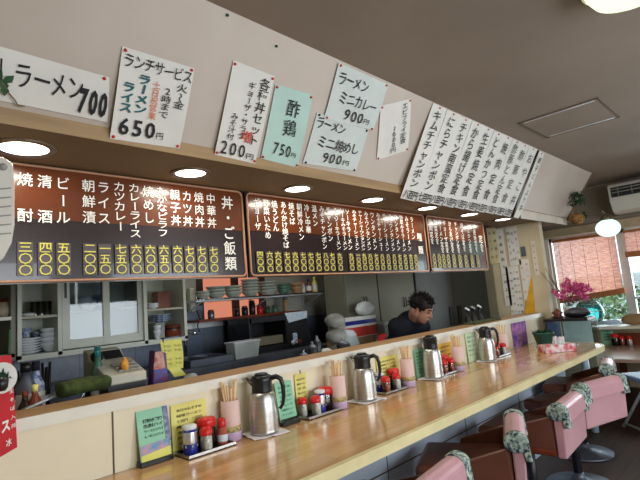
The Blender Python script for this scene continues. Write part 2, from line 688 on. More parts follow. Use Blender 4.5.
# ------------------------------------------------------------------ structure
CT = 2.35     # ceiling
XL, XE, YF, YB = -1.4, 6.35, -1.9, 3.65
SOF = CZ + 0.62
struct(MB().b2((XL, YF, -0.05), (XE, YB, 0)).build('floor', M['floor']))
struct(MB().b2((XL, YF, CT), (XE, YB, CT + .05)).build('ceiling', M['ceiling']))
struct(MB().b2((XL - .1, YF, 0), (XL, YB, CT)).build('wall_left', M['wall']))
# kitchen wall with the curtained window opening
k0, k1 = ay(201, 283, YB), ay(262, 318, YB)
struct(MB().b2((XL, YB, 0), (k0.x, YB + .1, CT)).b2((k1.x, YB, 0), (XE, YB + .1, CT)).b2((k0.x, YB, 0), (k1.x, YB + .1, k1.z)).b2((k0.x, YB, 1.75), (k1.x, YB + .1, CT)).build('wall_back', M['kwall']))
# front wall (behind the camera) with two openings
w = MB()
xs = [(XL, 0.15), (1.65, 2.35), (3.85, XE)]
for a, b in xs:
    w.b2((a, YF - .1, 0), (b, YF, CT))
for a, b in ((0.15, 1.65), (2.35, 3.85)):
    w.b2((a, YF - .1, 0), (b, YF, 0.77)).b2((a, YF - .1, 1.93), (b, YF, CT))
struct(w.build('wall_front', M['wall']))
# end wall : window strip from y=-1.3 to 2.14
WT, WB, WL, WR = 1.795, 0.705, 2.16, -1.3
struct(MB().b2((XE, YF, 0), (XE + .12, YB, WB)).b2((XE, WL, WB), (XE + .12, YB, WT)).b2((XE, YF, WB), (XE + .12, WR, WT)).build('wall_right', M['wall']))
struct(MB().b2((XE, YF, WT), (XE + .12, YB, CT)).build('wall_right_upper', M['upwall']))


def window(name, y0, y1, n):
    f = MB()
    t = .045
    f.b2((XE + .03, y0, WB), (XE + .09, y1, WB + t)).b2((XE + .03, y0, WT - t), (XE + .09, y1, WT))
    f.b2((XE + .03, y0, WB), (XE + .09, y0 + t, WT)).b2((XE + .03, y1 - t, WB), (XE + .09, y1, WT))
    if n:
        zz = ax(636, 298, XE).z
        f.b2((XE + .04, y0, zz - .015), (XE + .08, y1, zz + .015))
    o = struct(f.build(name, M['alu']))
    g = MB().b2((XE + .058, y0 + t, WB + t), (XE + .062, y1 - t, WT - t)).build('pane', M['glass'], o)
    return o


ym = ax(627, 280, XE).y
window('window_1', ym, WL, 0)
window('window_2', ym - 1.3, ym, 1)
window('window_3', WR, ym - 1.3, 1)
# window head rail + sill
v0 = ax(560, 226, XE)
struct(MB().b2((XE - .10, WR, WT), (XE, WL + .2, WT + .10)).build('trim_1', mat('valance_wood', (190, 168, 136), .5, var=.06), bevel=.006))
struct(MB().b2((XE - .32, WR, WB - .03), (XE + .03, WL, WB)).build('trim_2', M['white'], bevel=.005))
struct(MB().b2((XE - .02, WL - .02, WB), (XE + .02, WL + .07, WT)).build('trim_3', M['white'], bevel=.004))
# slanted fascia board, beige band, soffit
FY0, FZ0 = 1.337, 1.1 + CZ
SD = Vector((0, .305, -.427)).normalized()
FN = Vector((0, -.427, -.305)).normalized()
FX0, FX1 = XL, 5.56


def FP(x, s, d=0.0):
    if s > .525:      # below the board edge paper hangs straight down
        return FP(x, .525, d) - Vector((0, 0, (s - .525) * 1.02))
    return Vector((x, FY0, CT)) + SD * s + FN * d


p = MB()
a, b = FP(0, 0), FP(0, .525)
p.prism([(FX0, a.y, CT), (FX0, b.y, b.z), (FX0, b.y + .03, b.z), (FX0, a.y + .03, CT)], (FX1 - FX0, 0, 0))
struct(p.build('trim_4', M['board']))
bz = b.z
struct(MB().b2((FX0, b.y - .002, SOF), (FX1, b.y + .025, bz)).build('trim_5', M['beige']))
struct(MB().b2((FX0, b.y, SOF), (FX1, 2.14, SOF + .02)).b2((FX0, 2.12, SOF), (FX1, 2.14, CT)).prism([(FX1 - .02, FY0, CT), (FX1 - .02, b.y, SOF), (FX1 - .02, 2.14, SOF), (FX1 - .02, 2.14, CT)], (.02, 0, 0)).build('trim_6', M['soffit']))
# plain pale lower band on the far end of the board
# partition between ledge end and end wall, carrying notices
PX = 4.95
struct(MB().b2((PX, 1.74, 0), (PX + .09, 2.27, SOF)).build('wall_partition', M['wall']))
# ceiling hatch
hq = [az(515, 122, CT), az(601, 98, CT), az(622, 117.5, CT), az(545, 136.5, CT)]
hx0, hx1, hy0, hy1 = 3.24, 3.78, .68, 1.175
h = MB().b2((hx0, hy0, CT - .004), (hx1, hy1, CT - .0005))
hob = tag(h.build('ceiling_hatch', M['ceiling']), 'flat rectangular access hatch set flush in the brown ceiling', 'ceiling hatch')
fr = MB()
for q0, q1 in (((hx0, hy0), (hx1, hy0 + .010)), ((hx0, hy1 - .010), (hx1, hy1)), ((hx0, hy0), (hx0 + .010, hy1)), ((hx1 - .010, hy0), (hx1, hy1))):
    fr.b2((q0[0], q0[1], CT - .008), (q1[0], q1[1], CT - .004))
fr.build('frame', M['joint'], hob)
fr = MB().b2((hx0 + .02, hy0 + .03, CT - .008), (hx0 + .035, hy1 - .03, CT - .004)).b2((hx1 - .035, hy0 + .03, CT - .008), (hx1 - .02, hy1 - .03, CT - .004))
fr.build('latch_strip', M['alu'], hob)

# ------------------------------------------------------------------ counter
CTZ = 0.70
CB = 1.827
CF = 1.168
LZ = 0.958
LF = 1.80
LB = 2.00
CXE = 4.66
cnt = thing('counter', 'long wooden eating counter with rounded far end and cream edge', 'counter', (2.0, 1.5, 0))
R_ = .30
out = [(XL, CF), ]
cx_, cy_ = CXE - R_, CF + R_
prof = [Vector((XL, CB - .002, 0)), Vector((XL, CF, 0))]
for k in range(13):
    t = -PI / 2 + PI / 2 * k / 12
    prof.append(Vector((cx_ + R_ * math.cos(t), cy_ + R_ * math.sin(t), 0)))
prof.append(Vector((CXE, CB - .002, 0)))


def off(poly, d, z):
    res = []
    for q in poly:
        q2 = Vector(q)
        if q.y < CB - .01:
            c = Vector((min(q.x, cx_), cy_, 0))
            dr = (q - c).normalized()
            q2 = q + dr * d
        else:
            q2.x += d if q.x > 0 else 0
        q2.z = z
        res.append(q2)
    return res


MB().prism(off(prof, -.022, CTZ - .032), (0, 0, .032)).build('worktop', M['counter'], cnt)
e = MB()
o1, o2 = off(prof, 0, CTZ - .04), off(prof, -.024, CTZ - .04)
n = len(o1)
vs = o1[1:] + o2[1:] + [q + Vector((0, 0, .0405)) for q in o1[1:]] + [q + Vector((0, 0, .0405)) for q in o2[1:]]
m_ = n - 1
fs = []
for i in range(m_ - 1):
    fs += [(i, i + 1, 2 * m_ + i + 1, 2 * m_ + i), (2 * m_ + i, 2 * m_ + i + 1, 3 * m_ + i + 1, 3 * m_ + i), (m_ + i + 1, m_ + i, 3 * m_ + i, 3 * m_ + i + 1), (i + 1, i, m_ + i, m_ + i + 1)]
e._add(vs, fs)
e.build('edge_band', M['edge'], cnt)
# lower body
BY = 1.50
b_ = MB().b2((XL, BY, 0), (4.4, CB - .001, CTZ - .045))
b_.build('base', M['lowpanel'], cnt)
jm = MB()
zj = ay(465, 431, BY).z
jm.b2((XL, BY - .002, zj - .003), (4.4, BY, zj + .003))
x0 = ay(465, 420, BY).x
x1 = ay(387, 462, BY).x
dx = x0 - x1
k = -4
while x0 + k * dx < 4.4:
    xx = x0 + k * dx
    if xx > XL + .02:
        jm.b2((xx - .002, BY - .002, 0), (xx + .002, BY, CTZ - .045))
    k += 1
jm.build('panel_joint', M['joint'], cnt)
MB().cyl((4.42, 1.34, 0), (4.42, 1.34, CTZ - .04), .03).build('leg', mat('pale_leg', (176, 200, 210), .4), cnt)
# back panel and ledge
led = thing('service_ledge', 'raised wooden ledge on cream panels between counter and kitchen', 'ledge', (2.0, 1.9, 0))
MB().b2((XL, CB, CTZ - .05), (PX - .001, CB + .06, LZ - .03)).b2((XL, CB + .06, 0), (PX, LB - .03, LZ - .03)).build('panel', M['panel'], led)
jm = MB()
xj = ay(113, 440, CB).x
xj2 = ay(300, 373, CB).x
for k in range(-1, 9):
    xx = xj + (xj2 - xj) * k
    if XL < xx < PX - .05:
        jm.b2((xx - .003, CB - .002, CTZ), (xx + .003, CB, LZ - .03))
jm.build('panel_joint', M['joint'], led)
MB().b2((XL, LF + .012, LZ - .03), (PX, LB, LZ)).build('top_board', M['ledgewood'], led)
MB().b2((XL, LF, LZ - .038), (PX, LF + .013, LZ + .001)).build('edge_strip', M['white'], led)

# inner work bench behind ledge and back counter
tag(MB().b2((-.6, LB + .02, 0), (3.06, 2.42, .84)).build('work_bench', M['darksteel'], bevel=.004), 'low steel work bench directly behind the wooden ledge', 'work bench')
tag(MB().b2((3.93, LB + .02, 0), (4.9, 2.2, .84)).build('side_bench', M['darksteel'], bevel=.004), 'short steel bench behind the far end of the ledge', 'work bench')
tag(MB().b2((-.6, 3.05, 0), (3.24, YB - .02, .86)).build('kitchen_counter', M['darksteel'], bevel=.004), 'dark steel kitchen counter along the back wall', 'counter')
struct(MB().b2((-.6, YB - .012, .86), (k0.x + .0, YB, 1.3)).build('trim_7', tiles('marble_tile', (110, 122, 140), (96, 108, 128), (80, 88, 100), .2, .2, .3)))
struct(MB().b2((k0.x + .0, YB - .012, .86), (k1.x + .9, YB, k1.z - .03)).build('trim_8', tiles('steel_tile', (96, 104, 116), (84, 92, 104), (60, 66, 74), .4, .4, .3)))
# salmon window
struct(MB().b2((k0.x, YB + .03, k1.z), (k1.x, YB + .05, 1.75)).build('window_4', M['salmon']))
mfr = MB()
for xx in (236, 200, 263):
    q = ay(xx, 300, YB).x
    mfr.b2((q - .03, YB - .01, k1.z), (q + .03, YB + .03, 1.75))
struct(mfr.build('trim_9', mat('dark_frame', (52, 34, 28), .6)))
exec_after = []

# ------------------------------------------------------------------ downlights
ring0 = thing('downlight', 'round recessed downlight in the soffit, nearest of the row at far left', 'downlight', (0, 0, 0), group='downlights in the soffit')
MB().lathe([(.078, -.006), (.098, -.008), (.104, 0), (.078, 0)], (0, 0, 0), 28, cap=False).build('trim_ring', M['lamptrim'], ring0)
MB().lathe([(.0, -.0055), (.05, -.0055), (.078, -.003), (.078, -.001), (.0, -.001)], (0, 0, 0), 28, cap=False).build('lamp_disc', M['lampwhite'], ring0)
dn = ['above the beer and rice end of the rust menu board', 'above the beef bowl columns of the first menu board', 'above the start of the second menu board', 'above the middle of the second menu board', 'near the joint of the second and third menu boards', 'above the third menu board', 'last of the row, nearest the end window']
for i in range(7):
    x = 0.44 + i * .652
    s = 1.0 if i == 0 else .86
    o = ring0 if i == 0 else dup(ring0, (x, 1.84, SOF), label='round recessed downlight ' + dn[i])
    o.location = (x, 1.84, SOF - .0005)
    if i == 0:
        o['label'] = 'round recessed downlight ' + dn[0]
    o.scale = (s, s, 1)
    area('downlight_beam', (x, 1.84, SOF - .02), (0, 0, 0), .14, .14, 1.4, (1.0, .90, .76), 'DISK')

# ------------------------------------------------------------------ menu boards
MY = 2.01


def menu_board(label, xa, xb, ztop, zbot, split):
    t = thing('menu_board', label, 'menu board', ((xa + xb) / 2, MY + .012, zbot), group='menu boards under the soffit')
    w_ = xb - xa
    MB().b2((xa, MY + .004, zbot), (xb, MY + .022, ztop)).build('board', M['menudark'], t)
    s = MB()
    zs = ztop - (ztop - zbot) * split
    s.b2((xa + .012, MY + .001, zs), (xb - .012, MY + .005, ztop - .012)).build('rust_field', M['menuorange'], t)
    f = MB()
    pts = []
    rr = .025
    for cx, cz, a0 in ((xb - .008 - rr, ztop - .008 - rr, 0), (xa + .008 + rr, ztop - .008 - rr, PI / 2), (xa + .008 + rr, zbot + .008 + rr, PI), (xb - .008 - rr, zbot + .008 + rr, 1.5 * PI)):
        for k in range(5):
            a = a0 + PI / 2 * k / 4
            pts.append((cx + rr * math.cos(a), MY, cz + rr * math.sin(a)))
    pts.append(pts[0])
    f.tube(pts, .0055, 6)
    f.build('frame', M['menuframe'], t)
    return t, Sheet((xa, MY, ztop), (xb, MY, ztop), (xb, MY, zbot), (xa, MY, zbot))


def colx(px, z=CZ + .4):
    # x on the board plane for a column seen at px
    r0 = None
    y = 200
    for _ in range(12):
        q = ay(px, y, MY)
        y += (q.z - z) * 60
    return q.x


def fill(sh, t, cols, size, psize, title=None, pv=(.70, .955), v0=.07, step=None):
    wmb, ymb, pmb = MB(), MB(), MB()
    x0 = sh.c[0].x
    for px, name, price, v1 in cols:
        u = (colx(px) - x0) / sh.w
        ln = v1 if v1 else min(.66, v0 + len(name) * size * 1.12 / sh.h)
        col(wmb, sh, name, u, v0, ln, size, d=.003, off=.007)
        if price:
            n = len(price)
            su = psize
            a, b = pv
            for k, ch in enumerate(price):
                vv = a + (b - a) * (k + .5) / n
                q = sh
                hw, hh = su * .62 / sh.w, (b - a) / n * .47
                Sheet(q.p(u - hw, vv - hh), q.p(u + hw, vv - hh), q.p(u + hw, vv + hh), q.p(u - hw, vv + hh)).slab(pmb, .003)
                put(ymb, sh, ch, u, vv, su / sh.w, min(su, (b - a) * sh.h / n * .9) / sh.h, d=.005, off=.010)
    if title:
        u = (colx(title[0]) - x0) / sh.w
        col(wmb, sh, title[1], u, title[3], title[4], title[2], d=.003, off=.012)
    wmb.build('lettering', M['menuwhite'], t)
    pmb.build('price_plates', M['menuplate'], t)
    ymb.build('price_lettering', M['menuyellow'], t)


Zt, Zb = CZ + .618, CZ + .155
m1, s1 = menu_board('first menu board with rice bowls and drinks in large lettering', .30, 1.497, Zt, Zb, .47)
fill(s1, m1, [(25, '焼 酎', '三〇〇', .52), (45, '清 酒', '四〇〇', .52), (63, 'ビール', '五〇〇', .52), (89, '朝鮮漬', '二〇〇', .50), (104, 'ライス', '一五〇', .50), (120, 'カツカレー', '七五〇', .54), (135, 'カレーライス', '六〇〇', .60), (149, '焼めし', '六〇〇', .46), (162.5, 'たかなピラフ', '六五〇', .58), (176, '親子丼', '六〇〇', .47), (188, 'カツ丼', '七〇〇', .47), (200, '焼肉丼', '七〇〇', .47), (212, '中華丼', '七〇〇', .47)], .048, .042, (228.5, '丼・ご飯類', .064, .08, .93), pv=(.66, .94))
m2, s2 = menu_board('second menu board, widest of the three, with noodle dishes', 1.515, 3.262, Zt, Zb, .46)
names2 = [(258, 'ギョーザ', '四〇〇'), (267.5, '野菜いため', '六〇〇'), (276, '焼うどん', '六〇〇'), (285, 'あんかけ焼そば', '七〇〇'), (293, '焼そば', '六〇〇'), (301, '朝鮮冷メン', '七〇〇'), (308.5, '冷し中華', '七〇〇'), (316, '温メン', '七〇〇'), (323.5, 'みそチャンポン', '八〇〇'), (330, 'チャンポン', '七〇〇'), (337.5, 'みそソーキラーメン', '九〇〇'), (344, 'ソーキみそラーメン', ''), (349, 'ソーキラーメン', '九〇〇'), (356, 'みそチャーシューメン', '一〇〇〇'), (362, 'チャーシューワンタンメン', '九〇〇'), (368, 'みそワンタンメン', '八〇〇'), (374, 'ワンタンメン', '七〇〇'), (380, 'みそチャーシュー', '八〇〇'), (386, 'チャーシューメン', '八〇〇'), (392, 'みそワンタンメン', '八〇〇'), (397.5, 'ワンタンメン', '七〇〇'), (403, '野菜みそラーメン', '七〇〇'), (408.5, 'みそラーメン', '六〇〇'), (413.5, 'ラーメン', '六〇〇')]
fill(s2, m2, [(a, b, c, None) for a, b, c in names2], .040, .040, (419.5, '麺類', .060, .30, .74), pv=(.70, .95))
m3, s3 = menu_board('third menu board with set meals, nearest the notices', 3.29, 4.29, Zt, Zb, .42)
names3 = ['焼肉定食', '野菜定食', 'ラーメン定食', 'ギョーザ定食', 'からあげ定食', 'チャンポン定食', '焼そば定食', 'とんかつ定食', '生姜焼定食']
fill(s3, m3, [(a, b, '八〇〇', None) for a, b in zip([432, 437, 441.5, 446, 451.5, 457.5, 463.5, 469.5, 475.5], names3)], .046, .046, (481, '定食', .07, .28, .62), pv=(.68, .93))

# ------------------------------------------------------------------ papers on the slanted board
sign_i = 0


def fpaper(label, quad, m, name='paper_sign', group=None, pins=((.04, .03), (.96, .03), (.04, .97), (.96, .97)), d=.004, bend=0.004, cat='paper sign', pincol='inkred', grow=1):
    t = thing(name, label, cat, FP(quad[0][0], quad[0][1], .0), group=group)
    sh = Sheet(*[FP(x, s, d) for x, s in quad])
    mb = MB()
    sh.slab(mb, .0012, bend, 3, 6)
    mb.build('sheet', m, t)
    for u, v in pins:
        q = sh.p(u, v, .002)
        MB().cyl(q, q + sh.n * .006, .006, .005, 8).build('pin', M[pincol], t)
    return t, sh


J = dict(d=.0095, jit=.12, off=.004)
# 700
t, sh = fpaper('wide white sign with large 700 at the far left of the slanted board', [(.05, .345), (.621, .352), (.645, .505), (.05, .505)], M['paper'], pins=((.97, .05), (.4, .93)))
mb = MB()
row(mb, sh, '冷しラーメン', .35, .855, .42, .075, **J)
mb.build('lettering', M['ink'], t)
mb = MB()
row(mb, sh, '700', .83, .995, .62, .085, d=.0095, off=.04, shear=.2)
mb.build('price_lettering', M['ink'], t)
# lunch service 650
t, sh = fpaper('white lunch service sign reading 650 yen in two ink colours', [(.641, .241), (.911, .237), (.928, .551), (.657, .562)], M['paper'])
mb = MB()
row(mb, sh, 'ランチサービス', .03, .98, .12, .045, **J)
col(mb, sh, '火〜金', .86, .22, .52, .040, **J)
col(mb, sh, '2時まで', .66, .30, .66, .036, **J)
row(mb, sh, '650', .06, .60, .83, .062, d=.0095, off=.02)
row(mb, sh, '円', .60, .71, .88, .026, **J)
mb.build('lettering', M['ink'], t)
mb = MB()
col(mb, sh, 'ラーメン', .33, .22, .66, .042, d=.0095, off=.035, jit=.1)
col(mb, sh, 'ライス', .14, .34, .68, .040, d=.0095, off=.035, jit=.1)
mb.build('blue_lettering', M['inkblue'], t)
mb = MB()
col(mb, sh, '土日祝営業', .50, .26, .70, .026, **J)
mb.build('red_lettering', M['inkorange'], t)
# 200
t, sh = fpaper('tall white sign with rice bowl set and 200 yen', [(1.061, .161), (1.272, .166), (1.301, .556), (1.089, .549)], M['paper'])
mb = MB()
col(mb, sh, '各種丼セット', .80, .06, .80, .050, **J)
col(mb, sh, 'ギョーザ・サラダ', .50, .14, .76, .034, **J)
col(mb, sh, 'みそ汁付', .25, .50, .80, .032, **J)
row(mb, sh, '200', .06, .68, .89, .060, **J)
row(mb, sh, '円', .70, .90, .93, .026, **J)
mb.build('lettering', M['ink'], t)
mb = MB()
put(mb, sh, '増', .62, .72, .24, .12, d=.0105, off=.008)
mb.build('red_lettering', M['inkred'], t)
# 750
t, sh = fpaper('mint green sign reading 750 yen', [(1.29, .195), (1.509, .188), (1.563, .536), (1.336, .526)], M['mint'])
mb = MB()
col(mb, sh, '酢鶏', .55, .10, .64, .070, **J)
row(mb, sh, '750', .22, .72, .80, .060, **J)
row(mb, sh, '円', .72, .86, .84, .022, **J)
mb.build('lettering', M['ink'], t)
# 900 x2
t, sh = fpaper('pale green curry ramen sign reading 900, upper of two', [(1.593, .012), (1.975, .012), (1.994, .257), (1.623, .272)], M['palegreen'], d=.007)
mb = MB()
row(mb, sh, 'ラーメン', .05, .62, .22, .058, **J)
row(mb, sh, 'ミニカレー', .15, .90, .54, .058, **J)
row(mb, sh, '900', .30, .72, .82, .058, **J)
row(mb, sh, '円', .72, .84, .86, .026, **J)
mb.build('lettering', M['ink'], t)
t, sh = fpaper('pale green fried rice ramen sign reading 900, lower of two', [(1.571, .255), (1.962, .262), (1.986, .495), (1.592, .510)], M['palegreen'], d=.004, pincol='black')
mb = MB()
row(mb, sh, 'ラーメン', .02, .55, .16, .055, **J)
row(mb, sh, 'ミニ焼めし', .12, .92, .50, .058, **J)
row(mb, sh, '900', .28, .66, .80, .055, **J)
row(mb, sh, '円', .67, .80, .84, .026, **J)
mb.build('lettering', M['ink'], t)
# 1000, cut paper
t, sh = fpaper('small white diagonally cut sign with vertical writing and 1000', [(1.982, .125), (2.20, .030), (2.36, .305), (2.121, .408)], M['paper'])
mb = MB()
col(mb, sh, 'エビフライ定食', .78, .04, .82, .044, **J)
col(mb, sh, '1000円', .48, .42, .94, .040, **J)
mb.build('lettering', M['ink'], t)
# ten strips
strips = ['キムチチャンポン', 'にらチャンポン', 'チキン南蛮定食', 'から揚げ定食', '生姜焼定食', 'とんかつ定食', '焼肉定食', '酢豚とん定食', '酢豚定食', 'おやこ丼']
prices = ['八百円', '七百円', '八百円', '八百円', '八百円', '八百円', '九百円', '八百円', '八百円', '七百円']
ords = ['first from the left, with kimchi noodles', 'second from the left, beside the kimchi one', 'third from the left, chicken set meal', 'fourth from the left, fried chicken set', 'fifth from the left, ginger pork set', 'fifth from the right, pork cutlet set', 'fourth from the right, grilled meat set', 'third from the right in narrow writing', 'second from the right, sweet and sour pork', 'last before the dark gap, faint narrow writing']
sx0, sx1 = 2.41, 4.02
sw = (sx1 - sx0) / 10
for i, s_ in enumerate(strips):
    a = sx0 + i * sw
    t, sh = fpaper('long white menu strip on the slanted board, ' + ords[i], [(a, .004 + .003 * (i % 3)), (a + sw - .004, .004), (a + sw + .004, .612), (a + .006, .605)], M['paper'], group='menu strips on the slanted board', pins=((.5, .02),), d=.004 + .002 * (i % 2), bend=.003, name='menu_strip', cat='menu strip')
    mb = MB()
    kk = dict(d=.0105, jit=.1, off=.004 if i < 7 else -.002)
    col(mb, sh, s_, .48, .05, .86, .078, **kk)
    row(mb, sh, prices[i], .04, .98, .94, .052, d=.0105, off=.02)
    mb.build('lettering', M['ink'], t)
t, sh = fpaper('narrow white menu strip standing alone beyond the dark gap', [(4.075, .01), (4.19, .012), (4.215, .612), (4.105, .61)], M['paper'], name='menu_strip', cat='menu strip', pins=((.5, .02),))
mb = MB()
col(mb, sh, '親子どんぶり丼', .5, .06, .9, .05, **J)
mb.build('lettering', M['ink'], t)
t, sh = fpaper('low pale paper band along the bottom of the bare board', [(4.26, .53), (5.50, .53), (5.50, .60), (4.26, .61)], M['paperold'], name='paper_band', cat='paper band', pins=())
mb = MB().tube([FP(4.045, .005, .008), FP(4.06, .3, .010), FP(4.055, .615, .010)], .007, 6)
tag(mb.build('cord', M['black']), 'dark cord hanging straight between the last two menu strips', 'cord')
# pins left in the board
for i, (px, py) in enumerate(((227, 15), (276, 46))):
    # intersect with the board
    r = ray(px, py)
    P0 = FP(0, 0) - Vector((0, 0, CZ))
    q = r * (P0.dot(FN) / r.dot(FN)) + Vector((0, 0, CZ))
    tag(MB().cyl(q - FN * .001, q + FN * .008, .006, .005, 8).build('push_pin', M['potgreen']), ['green push pin alone high on the board, left one near the ceiling', 'green push pin alone above the mint sign'][i], 'push pin', 'stray push pins')
# little vine at the left edge
def FI(px, py, d=0.0):
    r = ray(px, py)
    P0 = FP(0, 0) - Vector((0, 0, CZ))
    return r * (P0.dot(FN) / r.dot(FN)) + Vector((0, 0, CZ)) + FN * d
t = thing('trailing_vine', 'thin trailing vine with a green leaf over the 700 sign', 'vine', FI(3, 80, .012))
MB().tube([FI(-6, 70, .01), FI(2, 82, .016), FI(8, 92, .016), FI(14, 99, .016), FI(17, 104, .014), FI(24, 105, .013)], .0022, 6).build('stem', M['twig'], t)
lf = MB()
for k in range(5):
    lf.leaf(FI(2 + k * .6, 76 + k * 2.5, .016), SD * (1 if k % 2 else -.6) + Vector((random.uniform(-1, .6), 0, 0)), .035, .024, FN)
lf.build('leaf', M['leafdark'], t)

# white plastic cover hanging at far left
t = thing('hanging_cover', 'white rounded plastic cover hanging in front of the first menu board', 'plastic cover', ay(0, 262, 1.75))
c = MB()
pp = [ay(px, py, 1.75) for px, py in ((-30, 155), (4, 157), (13, 163), (15, 180), (15, 225), (12, 243), (4, 258), (-6, 266), (-30, 268))]
c.prism(pp, (0, .03, 0)).build('shell', M['acwhite'], t, bevel=.006)
c = MB()
for k in range(6):
    q0, q1 = ay(-10, 190 + k * 9, 1.745), ay(11, 188 + k * 9, 1.745)
    c.tube([q0, q1], .0022, 6)
c.build('rib', M['grey'], t)
q = ay(3, 167, 1.748)
MB().cyl(q, q - Vector((0, .006, 0)), .012).build('screw_cap', M['grey'], t)

# ------------------------------------------------------------------ hanging things at right
t = thing('hanging_basket', 'small woven hanging basket with ivy at the end of the slanted board', 'hanging basket', FI(563, 214, .14))
q = FI(564, 212, .14)
MB().lathe([(.035, -.07), (.07, -.03), (.075, .0), (.06, .035), (.05, .035), (.06, 0), (.02, -.05)], q, 16).build('basket', M['basket'], t)
MB().tube([q + Vector((-.04, 0, .03)), q + Vector((0, 0, .16)), q + Vector((.04, 0, .03))], .003, 6).build('handle', M['twig'], t)
lf = MB()
tw = MB()
for k in range(110):
    c0 = q + Vector((-.02, -.02, .19))
    a = random.uniform(0, 2 * PI)
    pnt = c0 + Vector((math.cos(a) * random.uniform(0, .13), random.uniform(-.06, .04), random.uniform(-.06, .06)))
    lf.leaf(pnt, (random.uniform(-1, 1), random.uniform(-1, 1), random.uniform(-1, .6)), random.uniform(.03, .05), .03)
for k in range(14):
    lf.leaf(q + Vector((random.uniform(.0, .08), -.05, random.uniform(-.03, .06))), (random.uniform(-1, 1), -1, random.uniform(-1, .6)), .035, .025)
lf.build('ivy_leaves', M['leafdark'], t)
for k in range(6):
    tw.tube([q, q + Vector((random.uniform(-.04, .04), 0, .09)), q + Vector((random.uniform(-.12, .08), random.uniform(-.04, .04), .2))], .0025, 5)
tw.build('stems', M['twig'], t)
fl = MB()
for k in range(14):
    fl.leaf(q + Vector((.05, -.03, .02)), (random.uniform(-.3, 1), random.uniform(-1, 1), random.uniform(-.6, 1)), .03, .02)
fl.build('dried_petals', mat('mauve_petal', (130, 96, 140), .6, var=.2, scale=30), t)

# air conditioner on the end wall
AX = 6.0
a0 = ax(607, 187, AX)
a1 = ax(613, 209, AX)
t = thing('air_conditioner', 'white wall air conditioner with dark outlet high on the end wall', 'air conditioner', (AX + .17, a0.y - .5, a1.z))
prof_ = [(XE - .001, a0.z + .02), (AX + .02, a0.z + .02), (AX - .005, a0.z - .01), (AX - .005, a0.z - .13), (AX - .01, a0.z - .16), (AX + .06, a1.z - .02), (AX + .14, a1.z - .05), (XE - .001, a1.z - .05)]
MB().prism([(x, a0.y, z) for x, z in prof_], (0, -1.0, 0)).build('case', M['acwhite'], t, bevel=.01)
MB().b2((AX - .012, a0.y - .97, a0.z - .13), (AX - .004, a0.y - .03, a0.z - .02)).build('outlet', M['acdark'], t)
sl = MB()
for k in range(2):
    z = a0.z - .045 - k * .035
    sl.box((AX - .016, a0.y - .5, z), (.012, .92, .005), (0, .5, 0))
for k in range(7):
    sl.box((AX - .016, a0.y - .1 - k * .13, a0.z - .075), (.01, .006, .09))
sl.build('louvre', M['grey'], t)
# globe lamp
GX = 5.6
g = ax(608, 228, GX)
t = thing('globe_lamp', 'round glowing globe lamp hanging before the end window', 'lamp', (g.x, g.y, g.z))
MB().sph(g, .115, (1, 1, .80), 24, 14).build('lamp_shade', M['globe'], t)
MB().lathe([(.05, .075), (.06, .10), (.03, .14), (.012, .15)], g, 16).build('cap', M['lamptrim'], t)
MB().tube([g + Vector((0, 0, .15)), g + Vector((.1, .05, .20)), g + Vector((.4, .12, .22)), g + Vector((XE - GX - .002, .16, .20))], .008, 8).build('arm', M['grey'], t)
# ceiling lamp
c0 = az(616, -14, CT)
t = thing('ceiling_lamp', 'large round glowing ceiling lamp at the top right corner', 'ceiling lamp', (c0.x, c0.y, CT - .1))
cl = Vector((2.02, .26, CT))
t.location = cl
MB().lathe([(0, -.10), (.08, -.095), (.13, -.07), (.155, -.03), (.155, -.012), (0, -.012)], cl, 32, cap=False).build('lamp_shade', M['ceillamp'], t)
MB().lathe([(.165, -.02), (.17, -.0005), (0, -.0005), (0, -.014), (.16, -.02)], cl, 32, cap=False).build('base', M['acwhite'], t)
area('ceiling_lamp_light', cl - Vector((0, 0, .115)), (0, 0, 0), .3, .3, 3, (1, 1, .9), 'DISK')

# ------------------------------------------------------------------ blinds
def blind(label, y0, y1, ztop, zl, zr, ties):
    t = thing('reed_blind', label, 'blind', (XE - .04, (y0 + y1) / 2, zl), group='reed blinds on the end window')
    mb = MB()
    n = 46
    for k in range(n):
        f0 = k / n
        za, zb = ztop - (ztop - zl) * f0, ztop - (ztop - zr) * f0
        h = (ztop - min(zl, zr)) / n * .86
        xo = XE - .05 + .004 * math.sin(k * .9)
        mb.prism([(xo, y0, za), (xo, y1, zb), (xo, y1, zb - h), (xo, y0, za - h)], (.0035, 0, 0))
    mb.build('reeds', M['blind'], t)
    MB().prism([(XE - .062, y0 + .01, zl + .02), (XE - .062, y1 - .01, zr + .02), (XE - .062, y1 - .01, zr - .045), (XE - .062, y0 + .01, zl - .045)], (.02, 0, 0)).build('batten', M['bamboo'], t)
    c = MB()
    for k in range(ties):
        y = y0 + (y1 - y0) * (k + .5) / ties
        f0 = (k + .5) / ties
        zz = zl + (zr - zl) * f0
        c.tube([(XE - .056, y, ztop), (XE - .054, y, (ztop + zz) / 2), (XE - .064, y, zz)], .002, 5)
    c.build('cord', M['twig'], t)
    MB().b2((XE - .07, y1, ztop), (XE - .035, y0, ztop + .03)).build('head_rail', M['bamboo'], t)


q0, q1 = ax(557, 300, XE - .05), ax(617, 288, XE - .05)
blind('large reddish reed blind hanging lower on one side in the left window', ax(554, 245, XE).y, ax(615, 232, XE).y, WT - .06, ax(560, 300, XE - .05).z, ax(617, 290, XE - .05).z, 5)
blind('short reddish reed blind rolled high in the right window', ax(625, 240, XE).y, ax(625, 240, XE).y - .95, WT - .06, ax(630, 253, XE - .05).z, ax(630, 253, XE - .05).z - .02, 4)

